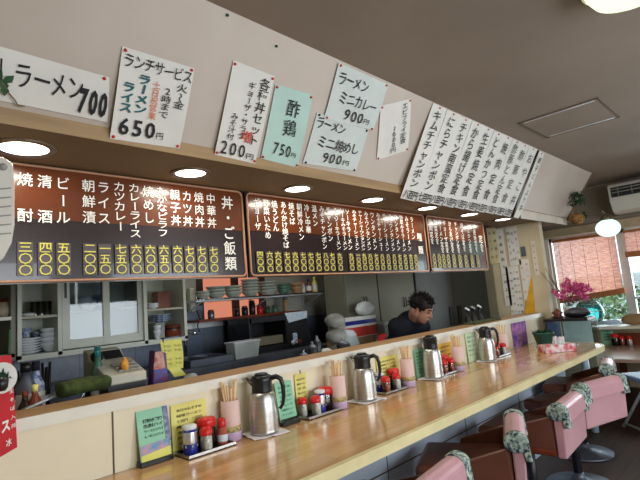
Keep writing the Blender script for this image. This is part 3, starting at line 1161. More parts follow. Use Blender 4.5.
# ------------------------------------------------------------------ outside
struct(MB().b2((XE + .3, -6, -.3), (14, 8, -.2)).build('ground', M['outground']))
tag(MB().b2((11.5, -6, -.2), (11.7, 8, 1.3)).build('garden_wall', M['outwall']), 'pale low garden wall beyond the shrubs outside the window', 'wall')
ol = ['to the left behind the blind', 'in the middle of the left window', 'right of the left window', 'behind the mullion', 'in the right window', 'beyond the right window pane']
for k in range(6):
    cx, cy = 8.4 + .9 * (k % 2), 3.0 - k * .85
    t = thing('shrub', 'pale green leafy shrub outside the end window, ' + ol[k], 'shrub', (cx, cy, -.2), group='shrubs in the garden')
    lf = MB()
    for j in range(1100):
        a, b = random.uniform(0, 2 * PI), random.uniform(-1, 1)
        r = .55 * random.uniform(.6, 1)
        s = math.sqrt(1 - b * b)
        lf.leaf((cx + r * s * math.cos(a), cy + r * s * math.sin(a), .35 + .25 * (k % 2) + b * r * 1.0), (random.uniform(-1, 1), random.uniform(-1, 1), random.uniform(-.5, 1)), .10, .06)
    lf.build('foliage', M['leafpale'], t)
    tk = MB()
    for j in range(4):
        tk.tube([(cx, cy, -.2), (cx + random.uniform(-.2, .2), cy + random.uniform(-.2, .2), .4)], .018, 6)
    tk.build('stem', M['twig'], t)

# ------------------------------------------------------------------ things on the counter
DZ = CTZ + .0006


def thermos(label, p, rz, s=1.0, slim=1.0):
    t = thing('thermos_jug', label, 'thermos jug', (0, 0, 0), group='thermos jugs on the counter')
    MB().lathe([(.058, 0), (.064, .004), (.065, .012), (.064, .016), (.0645, .02), (.064, .09), (.060, .14), (.054, .165), (.048, .176)], (0, 0, 0), 32, sx=1).build('body', M['steel'], t)
    MB().lathe([(.047, .174), (.047, .182), (.045, .205), (.047, .225), (.047, .240), (.040, .248), (.015, .250)], (0, 0, 0), 28).build('collar', M['black'], t)
    MB().prism([(-.035, -.018, .205), (-.035, .018, .205), (-.045, .016, .238), (-.045, -.016, .238)], (-.0, 0, 0.0001)).prism([(-.036, -.020, .222), (-.036, .020, .222), (-.070, .007, .240), (-.070, -.007, .240)], (0, 0, .005)).prism([(-.036, -.02, .195), (-.036, .02, .195), (-.070, .007, .240), (-.070, -.007, .240)], (0, 0, .004)).build('spout', M['black'], t)
    MB().tube([(.040, 0, .232), (.066, 0, .238), (.086, 0, .226), (.094, 0, .195), (.095, 0, .150), (.088, 0, .115), (.076, 0, .098), (.070, 0, .104)], [.012, .012, .011, .010, .009, .008, .007, .006], 10).build('handle', M['black'], t)
    MB().lathe([(.030, .249), (.030, .256), (.02, .259)], (0, 0, 0), 20).build('lid_button', M['black'], t)
    t.location = p
    t.rotation_euler = (0, 0, rz)
    t.scale = (s * slim, s * slim, s)
    return t


def thermos_cloth(p, label, rz):
    mb = MB()
    vs, fs = [], []
    n = 8
    ca, sa = math.cos(rz), math.sin(rz)
    for d in (0, .003):
        for j in range(n + 1):
            for i in range(n + 1):
                x, y = (i / n - .5) * .17, (j / n - .5) * .15
                e = 1 if i in (0, n) or j in (0, n) else 0
                z = .001 + d + e * random.uniform(0, .004)
                vs.append((p[0] + x * ca - y * sa, p[1] + x * sa + y * ca, p[2] + z))
    w = n + 1
    N = w * w
    for j in range(n):
        for i in range(n):
            a = j * w + i
            fs.append((a, a + 1, a + w + 1, a + w))
            fs.append((N + a, N + a + w, N + a + w + 1, N + a + 1))
    for i in range(n):
        fs.append((i, N + i, N + i + 1, i + 1))
        b = n * w + i
        fs.append((b, b + 1, N + b + 1, N + b))
        a = i * w
        fs.append((a, a + w, N + a + w, N + a))
        a = i * w + n
        fs.append((a, N + a, N + a + w, a + w))
    mb._add(vs, fs)
    tag(mb.build('folded_cloth', M['cloth']), label, 'cloth', 'white cloths under the thermos jugs')


tp = [az(267, 436, DZ), az(369, 402, DZ), az(436, 379, DZ), az(489, 361, DZ)]
tn = ['nearest on the left with its handle to the right', 'second from the left on the counter', 'third along, its handle turned to the wall', 'farthest, beside the purple poster']
for i, q in enumerate(tp):
    q = q + Vector((0.02, .045, 0))
    q.y = min(q.y, LF - .075)
    thermos('steel thermos jug with black top, ' + tn[i], q + Vector((0, 0, .0045)), [-.75, -.75, 1.0, -.8][i], [.98, .96, 1.04, .97][i], [1, 1, .92, 1][i])
    thermos_cloth(q, 'folded white cloth under the ' + ['nearest', 'second', 'third', 'farthest'][i] + ' steel thermos jug', -.2 + .15 * i)


def holder(label, p, nst, gname):
    t = thing('chopstick_holder', label, 'chopstick holder', p, group='chopstick holders on the counter')
    p = Vector(p)
    MB().lathe([(.036, 0), (.042, .004), (.044, .036), (.043, .040)], p, 12).build('base', M['lilac'], t)
    MB().lathe([(.0435, .038), (.045, .044), (.045, .058), (.0435, .062)], p, 12).build('band', M['holderband'], t)
    MB().lathe([(.0415, .060), (.040, .165), (.037, .165), (.037, .066), (0.0, .064)], p, 10, cap=False).build('sleeve', M['holder'], t)
    for k in range(nst):
        a = 2 * PI * k / nst + random.uniform(-.2, .2)
        r0 = random.uniform(.004, .014)
        r1 = random.uniform(.022, .036)
        h = random.uniform(.215, .250)
        p0 = p + Vector((r0 * math.cos(a), r0 * math.sin(a), .068))
        p1 = p + Vector((r1 * math.cos(a), r1 * math.sin(a), h))
        tag(MB().cyl(p0, p1, .0028, .0046, 6).build('chopstick', M['chop']), 'pale wooden chopstick standing in the ' + gname, 'chopstick', 'chopsticks in the ' + gname)


hp = [az(236, 441, DZ), az(344, 409, DZ), az(413, 387, DZ), az(463, 371, DZ), az(508, 354.5, DZ)]
hn = ['nearest chopstick holder', 'second chopstick holder', 'third chopstick holder', 'fourth chopstick holder', 'farthest chopstick holder']
hl = ['left of the nearest thermos jug', 'left of the second thermos jug', 'left of the third thermos jug', 'left of the farthest thermos jug', 'right of the farthest thermos jug']
for i, q in enumerate(hp):
    holder('pink paper sleeved chopstick holder full of sticks, ' + hl[i], q + Vector((.0, .03, 0)), 14 if i < 4 else 8, hn[i])


def jar(kind, p, label, s=1.0, group=None, detail=True):
    p = Vector(p)
    t = thing({'shaker': 'spice_shaker', 'can': 'spice_can', 'bottle': 'sauce_bottle', 'pot': 'sauce_jar'}[kind], label, {'shaker': 'shaker', 'can': 'spice can', 'bottle': 'bottle', 'pot': 'sauce jar'}[kind], p, group=group)
    S = lambda pr: [(r * s, z * s) for r, z in pr]
    if kind == 'shaker':
        MB().lathe(S([(.018, .001), (.020, .004), (.020, .045), (.018, .052)]), p, 16).build('contents', M['salt' if random.random() < .5 else 'spice'], t)
        MB().lathe(S([(.019, 0), (.0215, .003), (.0215, .046), (.019, .056), (.019, .06)]), p, 16, cap=False).build('glass', M['clearplastic'], t)
        MB().lathe(S([(.0215, .054), (.0225, .056), (.0225, .070), (.018, .074), (.016, .080), (.008, .082)]), p, 16).build('lid', M['red'], t)
    elif kind == 'pot':
        MB().lathe(S([(.026, .001), (.029, .004), (.029, .055), (.027, .06)]), p, 18).build('contents', M['soy'], t)
        MB().lathe(S([(.028, 0), (.031, .003), (.031, .062), (.028, .07), (.028, .075)]), p, 18, cap=False).build('glass', M['clearplastic'], t)
        MB().lathe(S([(.031, .070), (.033, .073), (.034, .092), (.030, .100), (.012, .103)]), p, 18).build('lid', M['red'], t)
    elif kind == 'can':
        MB().lathe(S([(.024, 0), (.025, .002), (.025, .088)]), p, 20).build('body', M['blue'], t)
        MB().lathe(S([(.0252, .040), (.0254, .041), (.0254, .079), (.0252, .080)]), p, 20, cap=False).build('label_band', M['silver'], t)
        b_ = MB()
        for k in range(7):
            a = 2 * PI * k / 7
            b_.cyl(p + Vector((.0257 * math.cos(a) * s, .0257 * math.sin(a) * s, .028 * s)), p + Vector((.0257 * math.cos(a) * s, .0257 * math.sin(a) * s, .036 * s)), .003 * s, seg=6)
        b_.build('emblem', M['silver'], t)
        MB().lathe(S([(.0245, .088), (.0255, .090), (.0255, .100), (.02, .103)]), p, 20).build('lid', M['china'], t)
    else:
        MB().lathe(S([(.018, 0), (.020, .004), (.020, .040), (.016, .058), (.012, .066)]), p, 16).build('body', M['spice'], t)
        MB().lathe(S([(.0203, .012), (.0205, .013), (.0205, .036), (.0203, .037)]), p, 16, cap=False).build('label_band', M['china'], t)
        MB().lathe(S([(.0145, .064), (.0155, .066), (.013, .092), (.006, .096)]), p, 14).build('cap', M['red'], t)
    return t


def tray(p0, p1, depth, label):
    # p0,p1: front corners on the counter
    p0, p1 = Vector(p0), Vector(p1)
    t = thing('condiment_tray', label, 'tray', ((p0.x + p1.x) / 2, p0.y + depth / 2, DZ), group='condiment trays on the counter')
    m = MB().b2((p0.x, p0.y, DZ), (p1.x, p0.y + depth, DZ + .004))
    m.build('tray_base', M['blackpaint'], t)
    m = MB()
    z0, z1 = DZ + .004, DZ + .014
    for a, b in (((p0.x, p0.y), (p1.x, p0.y + .004)), ((p0.x, p0.y + depth - .004), (p1.x, p0.y + depth)), ((p0.x, p0.y), (p0.x + .004, p0.y + depth)), ((p1.x - .004, p0.y), (p1.x, p0.y + depth))):
        m.b2((a[0], a[1], z0 - .003), (b[0], b[1], z1))
    m.build('rim', M['steel'], t, bevel=.0008)
    return t, p0, p1


TRZ = DZ + .0045


def tray_set(pxs, pxe, jars, lab, depth=.115):
    a, b = az(pxs[0], pxs[1], DZ), az(pxe[0], pxe[1], DZ)
    y = min(max((a.y + b.y) / 2, 1.55), CB - depth - .01)
    a.y = b.y = y
    t, p0, p1 = tray(a, b, depth, 'dark steel rimmed condiment tray ' + lab)
    W_ = p1.x - p0.x
    for kind, u, v, s, jl in jars:
        jar(kind, (p0.x + W_ * u, y + depth * v, TRZ), jl, s * 1.08)


tray_set((181, 458), (233, 444), [('can', .17, .42, 1.0, 'navy and silver spice can with white lid, on the nearest tray'), ('shaker', .45, .26, 1.05, 'red lidded glass shaker at front of the nearest tray'), ('pot', .60, .68, 1.05, 'large red lidded sauce jar at back of the nearest tray'), ('bottle', .86, .45, 1.0, 'small red capped sauce bottle on the nearest tray')], 'nearest to the camera, holding a navy can')
tray_set((299, 419), (338, 409), [('shaker', .16, .70, 1.0, 'red lidded shaker at the back left of the second tray'), ('shaker', .34, .26, 1.05, 'red lidded shaker at the front left of the second tray'), ('can', .56, .45, .98, 'navy and white spice can on the second tray'), ('pot', .80, .62, 1.02, 'red lidded sauce jar at the right of the second tray')], 'between the first thermos and second chopstick holder')
tray_set((383, 395), (408, 386), [('can', .22, .72, .95, 'spice can half hidden behind shakers on the third tray'), ('shaker', .16, .25, 1.05, 'red lidded shaker at front left of the third tray'), ('shaker', .55, .25, 1.05, 'red lidded shaker at front middle of the third tray'), ('pot', .72, .72, 1.0, 'red lidded sauce jar at back of the third tray')], 'between the second thermos and third chopstick holder')
tray_set((445, 376), (460, 371), [('can', .24, .70, .95, 'spice can at the back of the fourth tray'), ('shaker', .22, .24, 1.05, 'red lidded shaker at front left of the fourth tray'), ('shaker', .66, .24, 1.05, 'pale shaker with red lid at front right of the fourth tray'), ('pot', .75, .72, .98, 'red lidded sauce jar at back right of the fourth tray')], 'between the third thermos and fourth chopstick holder', depth=.12)
tray_set((498, 358), (510, 354), [('shaker', .2, .3, 1.05, 'red lidded shaker at left of the farthest tray'), ('shaker', .75, .3, 1.05, 'red lidded shaker at right of the farthest tray'), ('pot', .45, .75, 1.0, 'red lidded sauce jar at back of the farthest tray')], 'right of the farthest thermos jug')


# menu stands: card in black base ; yellow cards
def card(name, label, px, m, y, lean=.03, base=False, text=None, cat='menu card', bm='black'):
    """px = (xl, ybot_l, xr, ytop_l) : bottom left pixel on counter, right pixel, top pixel"""
    xl, yb, xr, yt = px
    a = az(xl, yb, DZ)
    y = y if y else a.y
    a = Vector((ay(xl, yb, y).x, y, DZ))
    b = Vector((ay(xr, yb, y).x, y, DZ))
    h = ay(xl, yt, y + lean).z - DZ
    t = thing(name, label, cat, ((a.x + b.x) / 2, y, DZ))
    z0 = .012 if base else .001
    sh = Sheet((a.x, y + lean, DZ + h), (b.x, y + lean, DZ + h), (b.x, y, DZ + z0), (a.x, y, DZ + z0))
    mb = MB()
    sh.slab(mb, .002 if not base else .004)
    mb.build('sheet', m, t)
    if base:
        MB().b2((a.x - .004, y - .012, DZ), (b.x + .004, y + .02, DZ + .018)).build('base', M[bm], t, bevel=.002)
    return t, sh


t, sh = card('menu_stand', 'green menu card in a dark stand, nearest on the counter', (141, 468, 172, 411), M['cardgreen'], None, .035, True)
mb = MB()
for k, s_ in enumerate(('焼酎水割り', '生酎ハイ', 'ウーロンハイ', 'レモンハイ')):
    row(mb, sh, s_, .18, .84, .22 + k * .10, .013 if k < 2 else .010, d=.006, off=.02)
mb.build('lettering', M['ink'], t)
MB()
pm = MB()
Sheet(sh.p(.02, .68), sh.p(.98, .64), sh.p(.98, .82), sh.p(.02, .86)).slab(pm, .006)
pm.build('picture_band', mat('blue_picture', (90, 150, 190), .5, rgb2=(214, 150, 160), scale=24), t)
pm = MB()
Sheet(sh.p(.02, .86), sh.p(.98, .80), sh.p(.98, .97), sh.p(.02, .98)).slab(pm, .0065)
pm.build('yellow_band', M['yellow'], t)
pm = MB()
sh.c
Sheet(sh.p(.86, .0), sh.p(1.04, .0), sh.p(1.04, .7), sh.p(.86, .7)).slab(pm, .0055)
pm.build('violet_edge', mat('violet_print', (90, 100, 140), .5, rgb2=(150, 160, 180), scale=60), t)


def ycard(label, px, m, y=CB - .012, lean=.008, mono=True, rows=7):
    t, sh = card('table_card', label, px, m, y, lean)
    mb = MB()
    for k in range(rows):
        s_ = ['本日のおすすめ', '味噌ラーメン', '七百円 八百円', '焼めしセット', 'ギョーザ', '中華丼セット', 'チャンポン'][k % 7]
        row(mb, sh, s_, .14, .86, .14 + k * .78 / rows, .011, d=.004, off=.008)
    mb.build('lettering', M['ink'] if mono else M['potgreen'], t)
    return t


ycard('yellow menu card leaning on the panel behind the nearest tray', (173, 452, 209, 405), M['cardyellow'])
ycard('green menu card leaning on the panel behind the nearest thermos', (281, 427, 298, 382), M['cardgreen'], y=CB - .05, lean=.03, mono=False)
ycard('narrow yellow card behind the second condiment tray', (297.5, 409, 309, 374), M['cardyellow'])
ycard('yellow menu card beside the second thermos jug', (379, 384, 401, 358), M['cardyellow'])
ycard('pale green card behind the third chopstick holder', (417, 378, 428, 349), M['cardgreen'], mono=False)
ycard('amber yellow card beside the third thermos jug', (440, 370, 455, 344), M['cardorange'], rows=5)
ycard('pale green and white card right of the fourth chopstick holder', (469, 364, 479, 333), mat('pale_card', (200, 222, 180), .5), mono=False, rows=5)
t, sh = card('card_rack', 'clear low rack strip holding a green slip by the nearest thermos', (283, 428, 299, 420), M['clearplastic'], CB - .09, .01, True, bm='black')
# purple poster
pq = [ay(511, 323, CB - .006), ay(525, 320.5, CB - .006), ay(526, 346, CB - .002), ay(511, 352, CB - .002)]
t = thing('poster', 'small purple and blue picture poster on the panel near the counter end', 'poster', pq[3])
xa, xb = pq[0].x, pq[1].x
mb = MB()
sh = Sheet((xa, CB - .006, LZ - .04), (xb, CB - .006, LZ - .04), (xb, CB - .004, CTZ + .004), (xa, CB - .004, CTZ + .004))
sh.slab(mb, .002)
mb.build('sheet', M['purple'], t)
mb = MB()
Sheet(sh.p(.3, .35), sh.p(.75, .35), sh.p(.7, .75), sh.p(.3, .7)).slab(mb, .003)
mb.build('figure_patch', mat('pale_lilac_print', (206, 150, 170), .5, rgb2=(120, 80, 160), scale=30), t)

# planter at the counter end
q = az(546, 348, DZ) + Vector((0, .04, 0))
q.y = min(q.y, CB - .11)
q.x = ay(545, 345, q.y).x
t = thing('planter', 'dark green round ceramic planter with low leaves at the counter end', 'planter', q)
MB().lathe([(.055, 0), (.06, .004), (.085, .11), (.092, .112), (.092, .125), (.078, .125), (.074, .10), (0, .10)], q, 28, cap=False).build('pot', M['potgreen'], t)
MB().lathe([(.06, .0), (.075, .002), (.08, .010), (.06, .012)], q, 24).build('saucer', M['china'], t)
lf = MB()
for k in range(60):
    a = random.uniform(0, 6.28)
    r = random.uniform(0, .06)
    lf.leaf(q + Vector((r * math.cos(a), r * math.sin(a), .105)), (math.cos(a) * .6, math.sin(a) * .6, random.uniform(.4, 1.6)), random.uniform(.03, .06), .018)
lf.build('leaves', M['leafdark'], t)

# tissue box
q = az(566, 352, DZ)
t = thing('tissue_box', 'white tissue box with red pattern on the rounded counter end', 'tissue box', q + Vector((0, .06, 0)))
q = q + Vector((.02, .07, 0))
MB().box(q + Vector((0, 0, .03)), (.24, .12, .058), (0, 0, -.75)).build('box', M['tissuebox'], t, bevel=.002)
ts = MB()
for k in range(7):
    ts.leaf(q + Vector((random.uniform(-.03, .03), random.uniform(-.03, .03), .055)), (random.uniform(-.6, .6), random.uniform(-.6, .6), .8), .08, .07)
ts.build('tissue', M['cloth'], t)
q = az(552, 346, DZ) + Vector((.0, .05, 0))
tag(MB().sph(q + Vector((.02, .0, .028)), .028, (1.3, 1, 1), 12, 8).build('dark_jar', M['blackpaint']), 'small dark round jar between planter and tissue box', 'jar')

# fish tank on a stand behind the counter end
TX = 4.86
ta, tb = ax(547, 320, TX), ax(591, 320, TX)
tzb = ax(565, 347, TX).z
ty0, ty1 = tb.y, min(ta.y, 1.73)
ty0 = ty1 - .40
tzt = ax(570, 320, TX).z
tag(MB().b2((4.72, ty0, 0), (4.945, 1.735, tzb)).build('tank_stand', M['locker'], bevel=.005), 'low cabinet under the fish tank behind the counter end', 'stand')
t = thing('fish_tank', 'clear rectangular fish tank with blue backing by the window', 'fish tank', (TX, (ty0 + ty1) / 2, tzb))
g_ = MB()
X0, X1 = 4.73, 4.94
for a, b in (((X0, ty0, tzb), (X0 + .005, ty1, tzt)), ((X1 - .005, ty0, tzb), (X1, ty1, tzt)), ((X0, ty0, tzb), (X1, ty0 + .005, tzt)), ((X0, ty1 - .005, tzb), (X1, ty1, tzt))):
    g_.b2(a, b)
g_.build('glass', M['clearplastic'], t)
MB().b2((X0 + .006, ty0 + .006, tzb), (X1 - .006, ty1 - .006, tzb + .03)).build('gravel_bed', M['gravel'], t)
MB().b2((X0 + .008, ty1 - .13, tzb + .03), (X0 + .012, ty1 - .01, tzt - .01)).build('backing_panel', M['tankblue'], t)
MB().b2((X1 - .012, ty0 + .01, tzb + .03), (X1 - .008, ty1 - .01, tzt - .01)).build('rear_panel', translucent('frosted_rear', (206, 214, 206), (226, 230, 224), 6, .15, (1, 1, 1), .6), t)
MB().b2((X0 - .03, ty0 + .02, tzt), (X1 + .01, ty1 + .0, tzt + .025)).build('lid', M['black'], t, bevel=.003)
MB().tube([(X0 + .03, ty1 - .14, tzt), (X0 + .03, ty1 - .14, tzb + .05)], .006).build('air_pipe', M['black'], t)
tp_ = tzt + .0255
# objects on the tank: dark lamp, helmet-like bowl, flowers
q = Vector((4.80, ty1 - .10, tp_))
t = thing('ornament', 'dark gilded ornament at the left on the fish tank lid', 'ornament', q)
MB().lathe([(.04, 0), (.05, .01), (.03, .03), (.055, .05), (.02, .075), (.008, .09)], q, 14).build('body', M['wood_red'], t)
MB().lathe([(.05, .008), (.062, .012), (.05, .016)], q, 14).build('rim', M['blackpaint'], t)
q = Vector((4.82, ty0 + .13, tp_))
t = thing('black_dish', 'rounded glossy black casserole on the fish tank lid', 'dish', q)
MB().lathe([(.05, 0), (.10, .02), (.115, .045), (.11, .05)], q, 24).build('body', M['blackpaint'], t)
MB().lathe([(.11, .05), (.09, .075), (.04, .09), (.0, .093)], q, 24, cap=False).build('lid', M['darksteel'], t)
# flowers
q = Vector((4.93, ty1 - .16, tp_))
t = thing('flower_bouquet', 'bright magenta flower bouquet with bare twigs in a vase', 'flowers', q)
MB().lathe([(.03, 0), (.045, .02), (.04, .07), (.025, .09), (.03, .10)], q, 18).build('vase', M['china'], t)
fl = MB()
st = MB()
ctr = ax(571, 290, 4.93)
for k in range(64):
    a = random.uniform(0, 6.28)
    r = random.uniform(0, .17)
    c1 = ctr + Vector((random.uniform(-.07, .07), r * math.cos(a) * 1.15, r * math.sin(a) * .62))
    if k < 26:
        st.tube([q + Vector((0, 0, .08)), (q + c1) / 2 + Vector((0, 0, .04)), c1], .0018, 4)
    for j in range(8):
        b_ = 2 * PI * j / 8
        fl.leaf(c1, (random.uniform(-.6, .1) - .3, math.cos(b_), math.sin(b_)), .036, .02)
fl.build('petals', M['magenta'], t)
for px, py in ((545, 268), (548, 275), (541, 272), (552, 280)):
    c1 = ax(px, py, 4.93)
    st.tube([q + Vector((0, 0, .08)), (q + c1) / 2 + Vector((0, -.02, .02)), c1], .003, 5)
st.build('stems', M['twig'], t)
lf = MB()
for k in range(40):
    c1 = ctr + Vector((random.uniform(-.05, .05), random.uniform(-.2, .1), random.uniform(-.13, -.05)))
    lf.leaf(c1, (random.uniform(-1, 1), random.uniform(-1, 1), random.uniform(-1, .5)), .05, .02)
lf.build('leaves', mat('dried_leaf', (120, 96, 60), .7, var=.3, scale=20), t)
# glass float on window sill
FX_ = XE - .17
fc = ax(589, 309, FX_)
fr_ = .155
fc.z = WB + fr_ + .001
t = thing('glass_float', 'round teal glass fishing float in rope netting on the window sill', 'glass float', fc - Vector((0, 0, fr_)))
MB().sph(fc, fr_ - .004, (1, 1, 1), 28, 18).build('globe', M['teal'], t)
rp = MB()
for k in range(5):
    a = PI * k / 5
    rp.tube([fc + Vector((math.cos(a) * math.cos(b) * (fr_ - .003), math.sin(a) * math.cos(b) * (fr_ - .003), math.sin(b) * (fr_ - .003))) for b in [2 * PI * j / 24 for j in range(25)]], .004, 5)
for zz in (-.5, .1, .6):
    rp.tube([fc + Vector((math.cos(b) * math.sqrt(1 - zz * zz) * (fr_ - .003), math.sin(b) * math.sqrt(1 - zz * zz) * (fr_ - .003), zz * fr_ + .004)) for b in [2 * PI * j / 24 for j in range(25)]], .004, 5)
rp.build('netting', M['rope'], t)

# ------------------------------------------------------------------ low table by the window with small things
lt0 = ax(620, 344.5, XE - .16)
LTZ = lt0.z
f0 = az(600, 361, LTZ)
t = thing('window_table', 'brownish low table running along the wall under the end window', 'table', (5.7, 0, 0))
MB().b2((max(5.1, f0.x - .05), -1.2, LTZ - .035), (XE - .02, 1.62, LTZ)).build('tabletop', M['tatami'], t, bevel=.006)
for yy in (-1.1, .3, 1.5):
    MB().b2((5.35, yy - .03, 0), (5.41, yy + .03, LTZ - .035)).b2((XE - .14, yy - .03, 0), (XE - .08, yy + .03, LTZ - .035)).build('leg', M['wood_red'], t)
t = thing('menu_card', 'green folded menu card standing on the window table', 'menu card', ax(607, 344, 6.1))
q = az(607, 345, LTZ)
QX = XE - .2
c_a, c_b = ax(600, 327, QX), ax(612, 327, QX)
mb = MB()
sh = Sheet((QX, c_a.y, c_a.z), (QX, c_b.y, c_a.z), (QX, c_b.y, LTZ + .001), (QX, c_a.y, LTZ + .001))
sh.slab(mb, .003)
t.location = (QX, c_a.y, LTZ)
mb.build('sheet', M['cardgreen'], t)
mb = MB()
for k in range(4):
    row(mb, sh, 'お品書き', .15, .85, .25 + k * .15, .02, d=.004)
mb.build('lettering', M['potgreen'], t)
q0 = ax(616, 344, QX)
for k, (px, kd, jl) in enumerate(((616, 'pot', 'red lidded sauce jar at left on the window table'), (622.5, 'shaker', 'red lidded shaker in the middle on the window table'), (630, 'shaker', 'white shaker with red lid at right on the window table'))):
    qq = ax(px, 344, QX - .05)
    jar(kd, (QX - .05, qq.y, LTZ + .001), jl, 1.25)
tag(MB().b2((QX + .03, ax(634, 340, QX).y - .06, LTZ + .001), (QX + .04, ax(618, 340, QX).y, LTZ + .13)).build('table_card', M['wood_red']), 'dark reddish rack card behind the jars on the window table', 'card')
q = ax(634, 336, QX)
# things on the window sill
SXX = XE - .16
q = ax(628, 318, SXX)
t = thing('paper_bag', 'brown crumpled paper bag lying on the window sill', 'bag', (SXX, q.y, WB))
MB().sph((SXX, q.y - .07, WB + .062), .06, (.7, 2.3, 1.0), 16, 10, jit=.12).build('body', M['cardboard'], t)
q = ax(611, 318, SXX)
t = thing('plastic_bag', 'pale blue folded plastic sheet on the window sill', 'plastic sheet', (SXX, q.y, WB))
MB().sph((SXX, q.y, WB + .036), .030, (1.3, 3.4, 1), 18, 8, jit=.15).build('body', mat('pale_blue_plastic', (196, 214, 236), .4), t)

# folding chairs by the window table
def folding_chair(label, loc, rz):
    t = thing('folding_chair', label, 'folding chair', (0, 0, 0), group='folding chairs by the window')
    for s in (-1, 1):
        MB().tube([(s * .21, .24, .012), (s * .21, -.10, .48), (s * .205, -.23, .70), (s * .20, -.26, .86)], .013, 8).build('front_leg', M['alu'], t)
        MB().tube([(s * .19, -.26, .012), (s * .19, .12, .42)], .012, 8).build('rear_leg', M['alu'], t)
    MB().tube([(-.21, .22, .04), (.21, .22, .04)], .010).tube([(-.19, -.24, .04), (.19, -.24, .04)], .010).tube([(-.20, -.05, .40), (.20, -.05, .40)], .010).build('stretcher', M['alu'], t)
    MB().box((0, .04, .435), (.37, .38, .035)).build('seat', M['seatblue'], t, bevel=.012)
    MB().tube([(-.205, -.20, .66), (.205, -.20, .66)], .011).tube([(-.20, -.255, .84), (.20, -.255, .84)], .011).build('back_rail', M['alu'], t)
    t.location = loc
    t.rotation_euler = (0, 0, rz)
    return t


folding_chair('tubular folding chair with pale blue seat behind the farthest pink stool', (4.62, .86, 0), .75)
folding_chair('folding chair cut by the right frame edge, folded steel tubes', (3.70, .22, 0), .5)

# ------------------------------------------------------------------ stools
def make_stool():
    t = thing('counter_stool', 'stool', 'stool', (0, 0, 0))
    w_, dp = .40, .36
    z0 = .43
    MB().b2((-w_ / 2 + .02, -.13, z0 + .015), (w_ / 2 - .02, .24, z0 + .085)).build('seat', M['brown'], t, bevel=.022, seg=3)
    MB().b2((-w_ / 2, -.16, z0 - .015), (w_ / 2, .22, z0 + .014)).build('seat_frame', M['wood_red'], t, bevel=.006)
    bk = MB().prism([(-w_ / 2, -.165, z0 - .02), (-w_ / 2, -.205, z0 - .02), (-w_ / 2, -.215, z0 + .20), (-w_ / 2, -.165, z0 + .20)], (w_, 0, 0)).build('backrest', M['pink'], t, bevel=.008)
    MB().prism([(-w_ / 2 + .012, -.145, z0 + .01), (-w_ / 2 + .012, -.163, z0 + .01), (-w_ / 2 + .012, -.160, z0 + .20), (-w_ / 2 + .012, -.135, z0 + .19)], (w_ - .024, 0, 0)).build('inner_back', M['brown'], t, bevel=.004)
    # rolled padded top
    n = 14
    pr = []
    for k in range(n + 1):
        a = PI * 1.15 * k / n - .2
        pr.append((-w_ / 2 - .004, -.185 - .052 * math.cos(a) * 1.0, z0 + .200 + .042 * math.sin(a)))
    pr = [(x, y, z) for x, y, z in pr]
    ro = MB().prism([(-w_ / 2 + .03, -.185 + .042 * math.cos(2 * PI * k / 18), z0 + .196 + .034 * math.sin(2 * PI * k / 18)) for k in range(18)], (w_ - .06, 0, 0))
    ro.prism([(-w_ / 2 + .03, -.226, z0 + .20), (-w_ / 2 + .03, -.232, z0 + .14), (-w_ / 2 + .03, -.215, z0 + .14), (-w_ / 2 + .03, -.20, z0 + .20)], (w_ - .06, 0, 0))
    ro.build('rolled_top', M['pink'], t, bevel=.004)
    for s in (-1, 1):
        cxx = s * (w_ / 2 - .018)
        MB().prism([(cxx - .026, -.185 + .047 * math.cos(2 * PI * k / 18), z0 + .196 + .039 * math.sin(2 * PI * k / 18)) for k in range(18)], (.052, 0, 0)).prism([(cxx - .024, -.230, z0 + .20), (cxx - .024, -.238, z0 + .125), (cxx - .024, -.214, z0 + .125), (cxx - .024, -.20, z0 + .20)], (.048, 0, 0)).build('floral_band', M['floral'], t, bevel=.004)
        # side arm: stubby padded wing
        MB().prism([(cxx - .012, -.16, z0 + .01), (cxx - .012, .10, z0 + .01), (cxx - .012, .07, z0 + .10), (cxx - .012, -.15, z0 + .17)], (.024, 0, 0)).build('side_panel', M['brown'], t, bevel=.006)
    MB().cyl((0, .04, .02), (0, .04, z0 - .01), .026, .026, 18).build('column', M['blackpaint'], t)
    MB().lathe([(.19, 0), (.195, .006), (.185, .014), (.06, .035), (.034, .06), (.030, .075)], (0, .04, 0), 36).build('base_disc', M['darksteel'], t)
    MB().tube([(-.03, .06, .20), (-.10, .16, .20), (0, .20, .20), (.10, .16, .20), (.03, .06, .20)], .008).build('footrest', M['chrome'], t)
    return t


st0 = make_stool()
sl_ = [(1.40, 1.13, .12, 'nearest the camera, mostly below the frame'), (2.03, 1.13, .42, 'second from the camera, turned towards the window'), (2.64, 1.10, .06, 'third from the camera, backrest square to the counter'), (3.24, 1.08, -.30, 'fourth along, turned back towards the camera'), (3.86, 1.22, .22, 'farthest, near the rounded counter end')]
for i, (x, y, rz, lb) in enumerate(sl_):
    o = st0 if i == 0 else dup(st0, (x, y, 0))
    o.location = (x, y, 0)
    o.rotation_euler = (0, 0, rz)
    o['label'] = 'pink vinyl counter stool, ' + lb
    o['group'] = 'pink stools along the counter'

# ------------------------------------------------------------------ kitchen : wall cabinet
KY = 3.30


def kx(px, py=320, y=KY):
    return ay(px, py, y).x


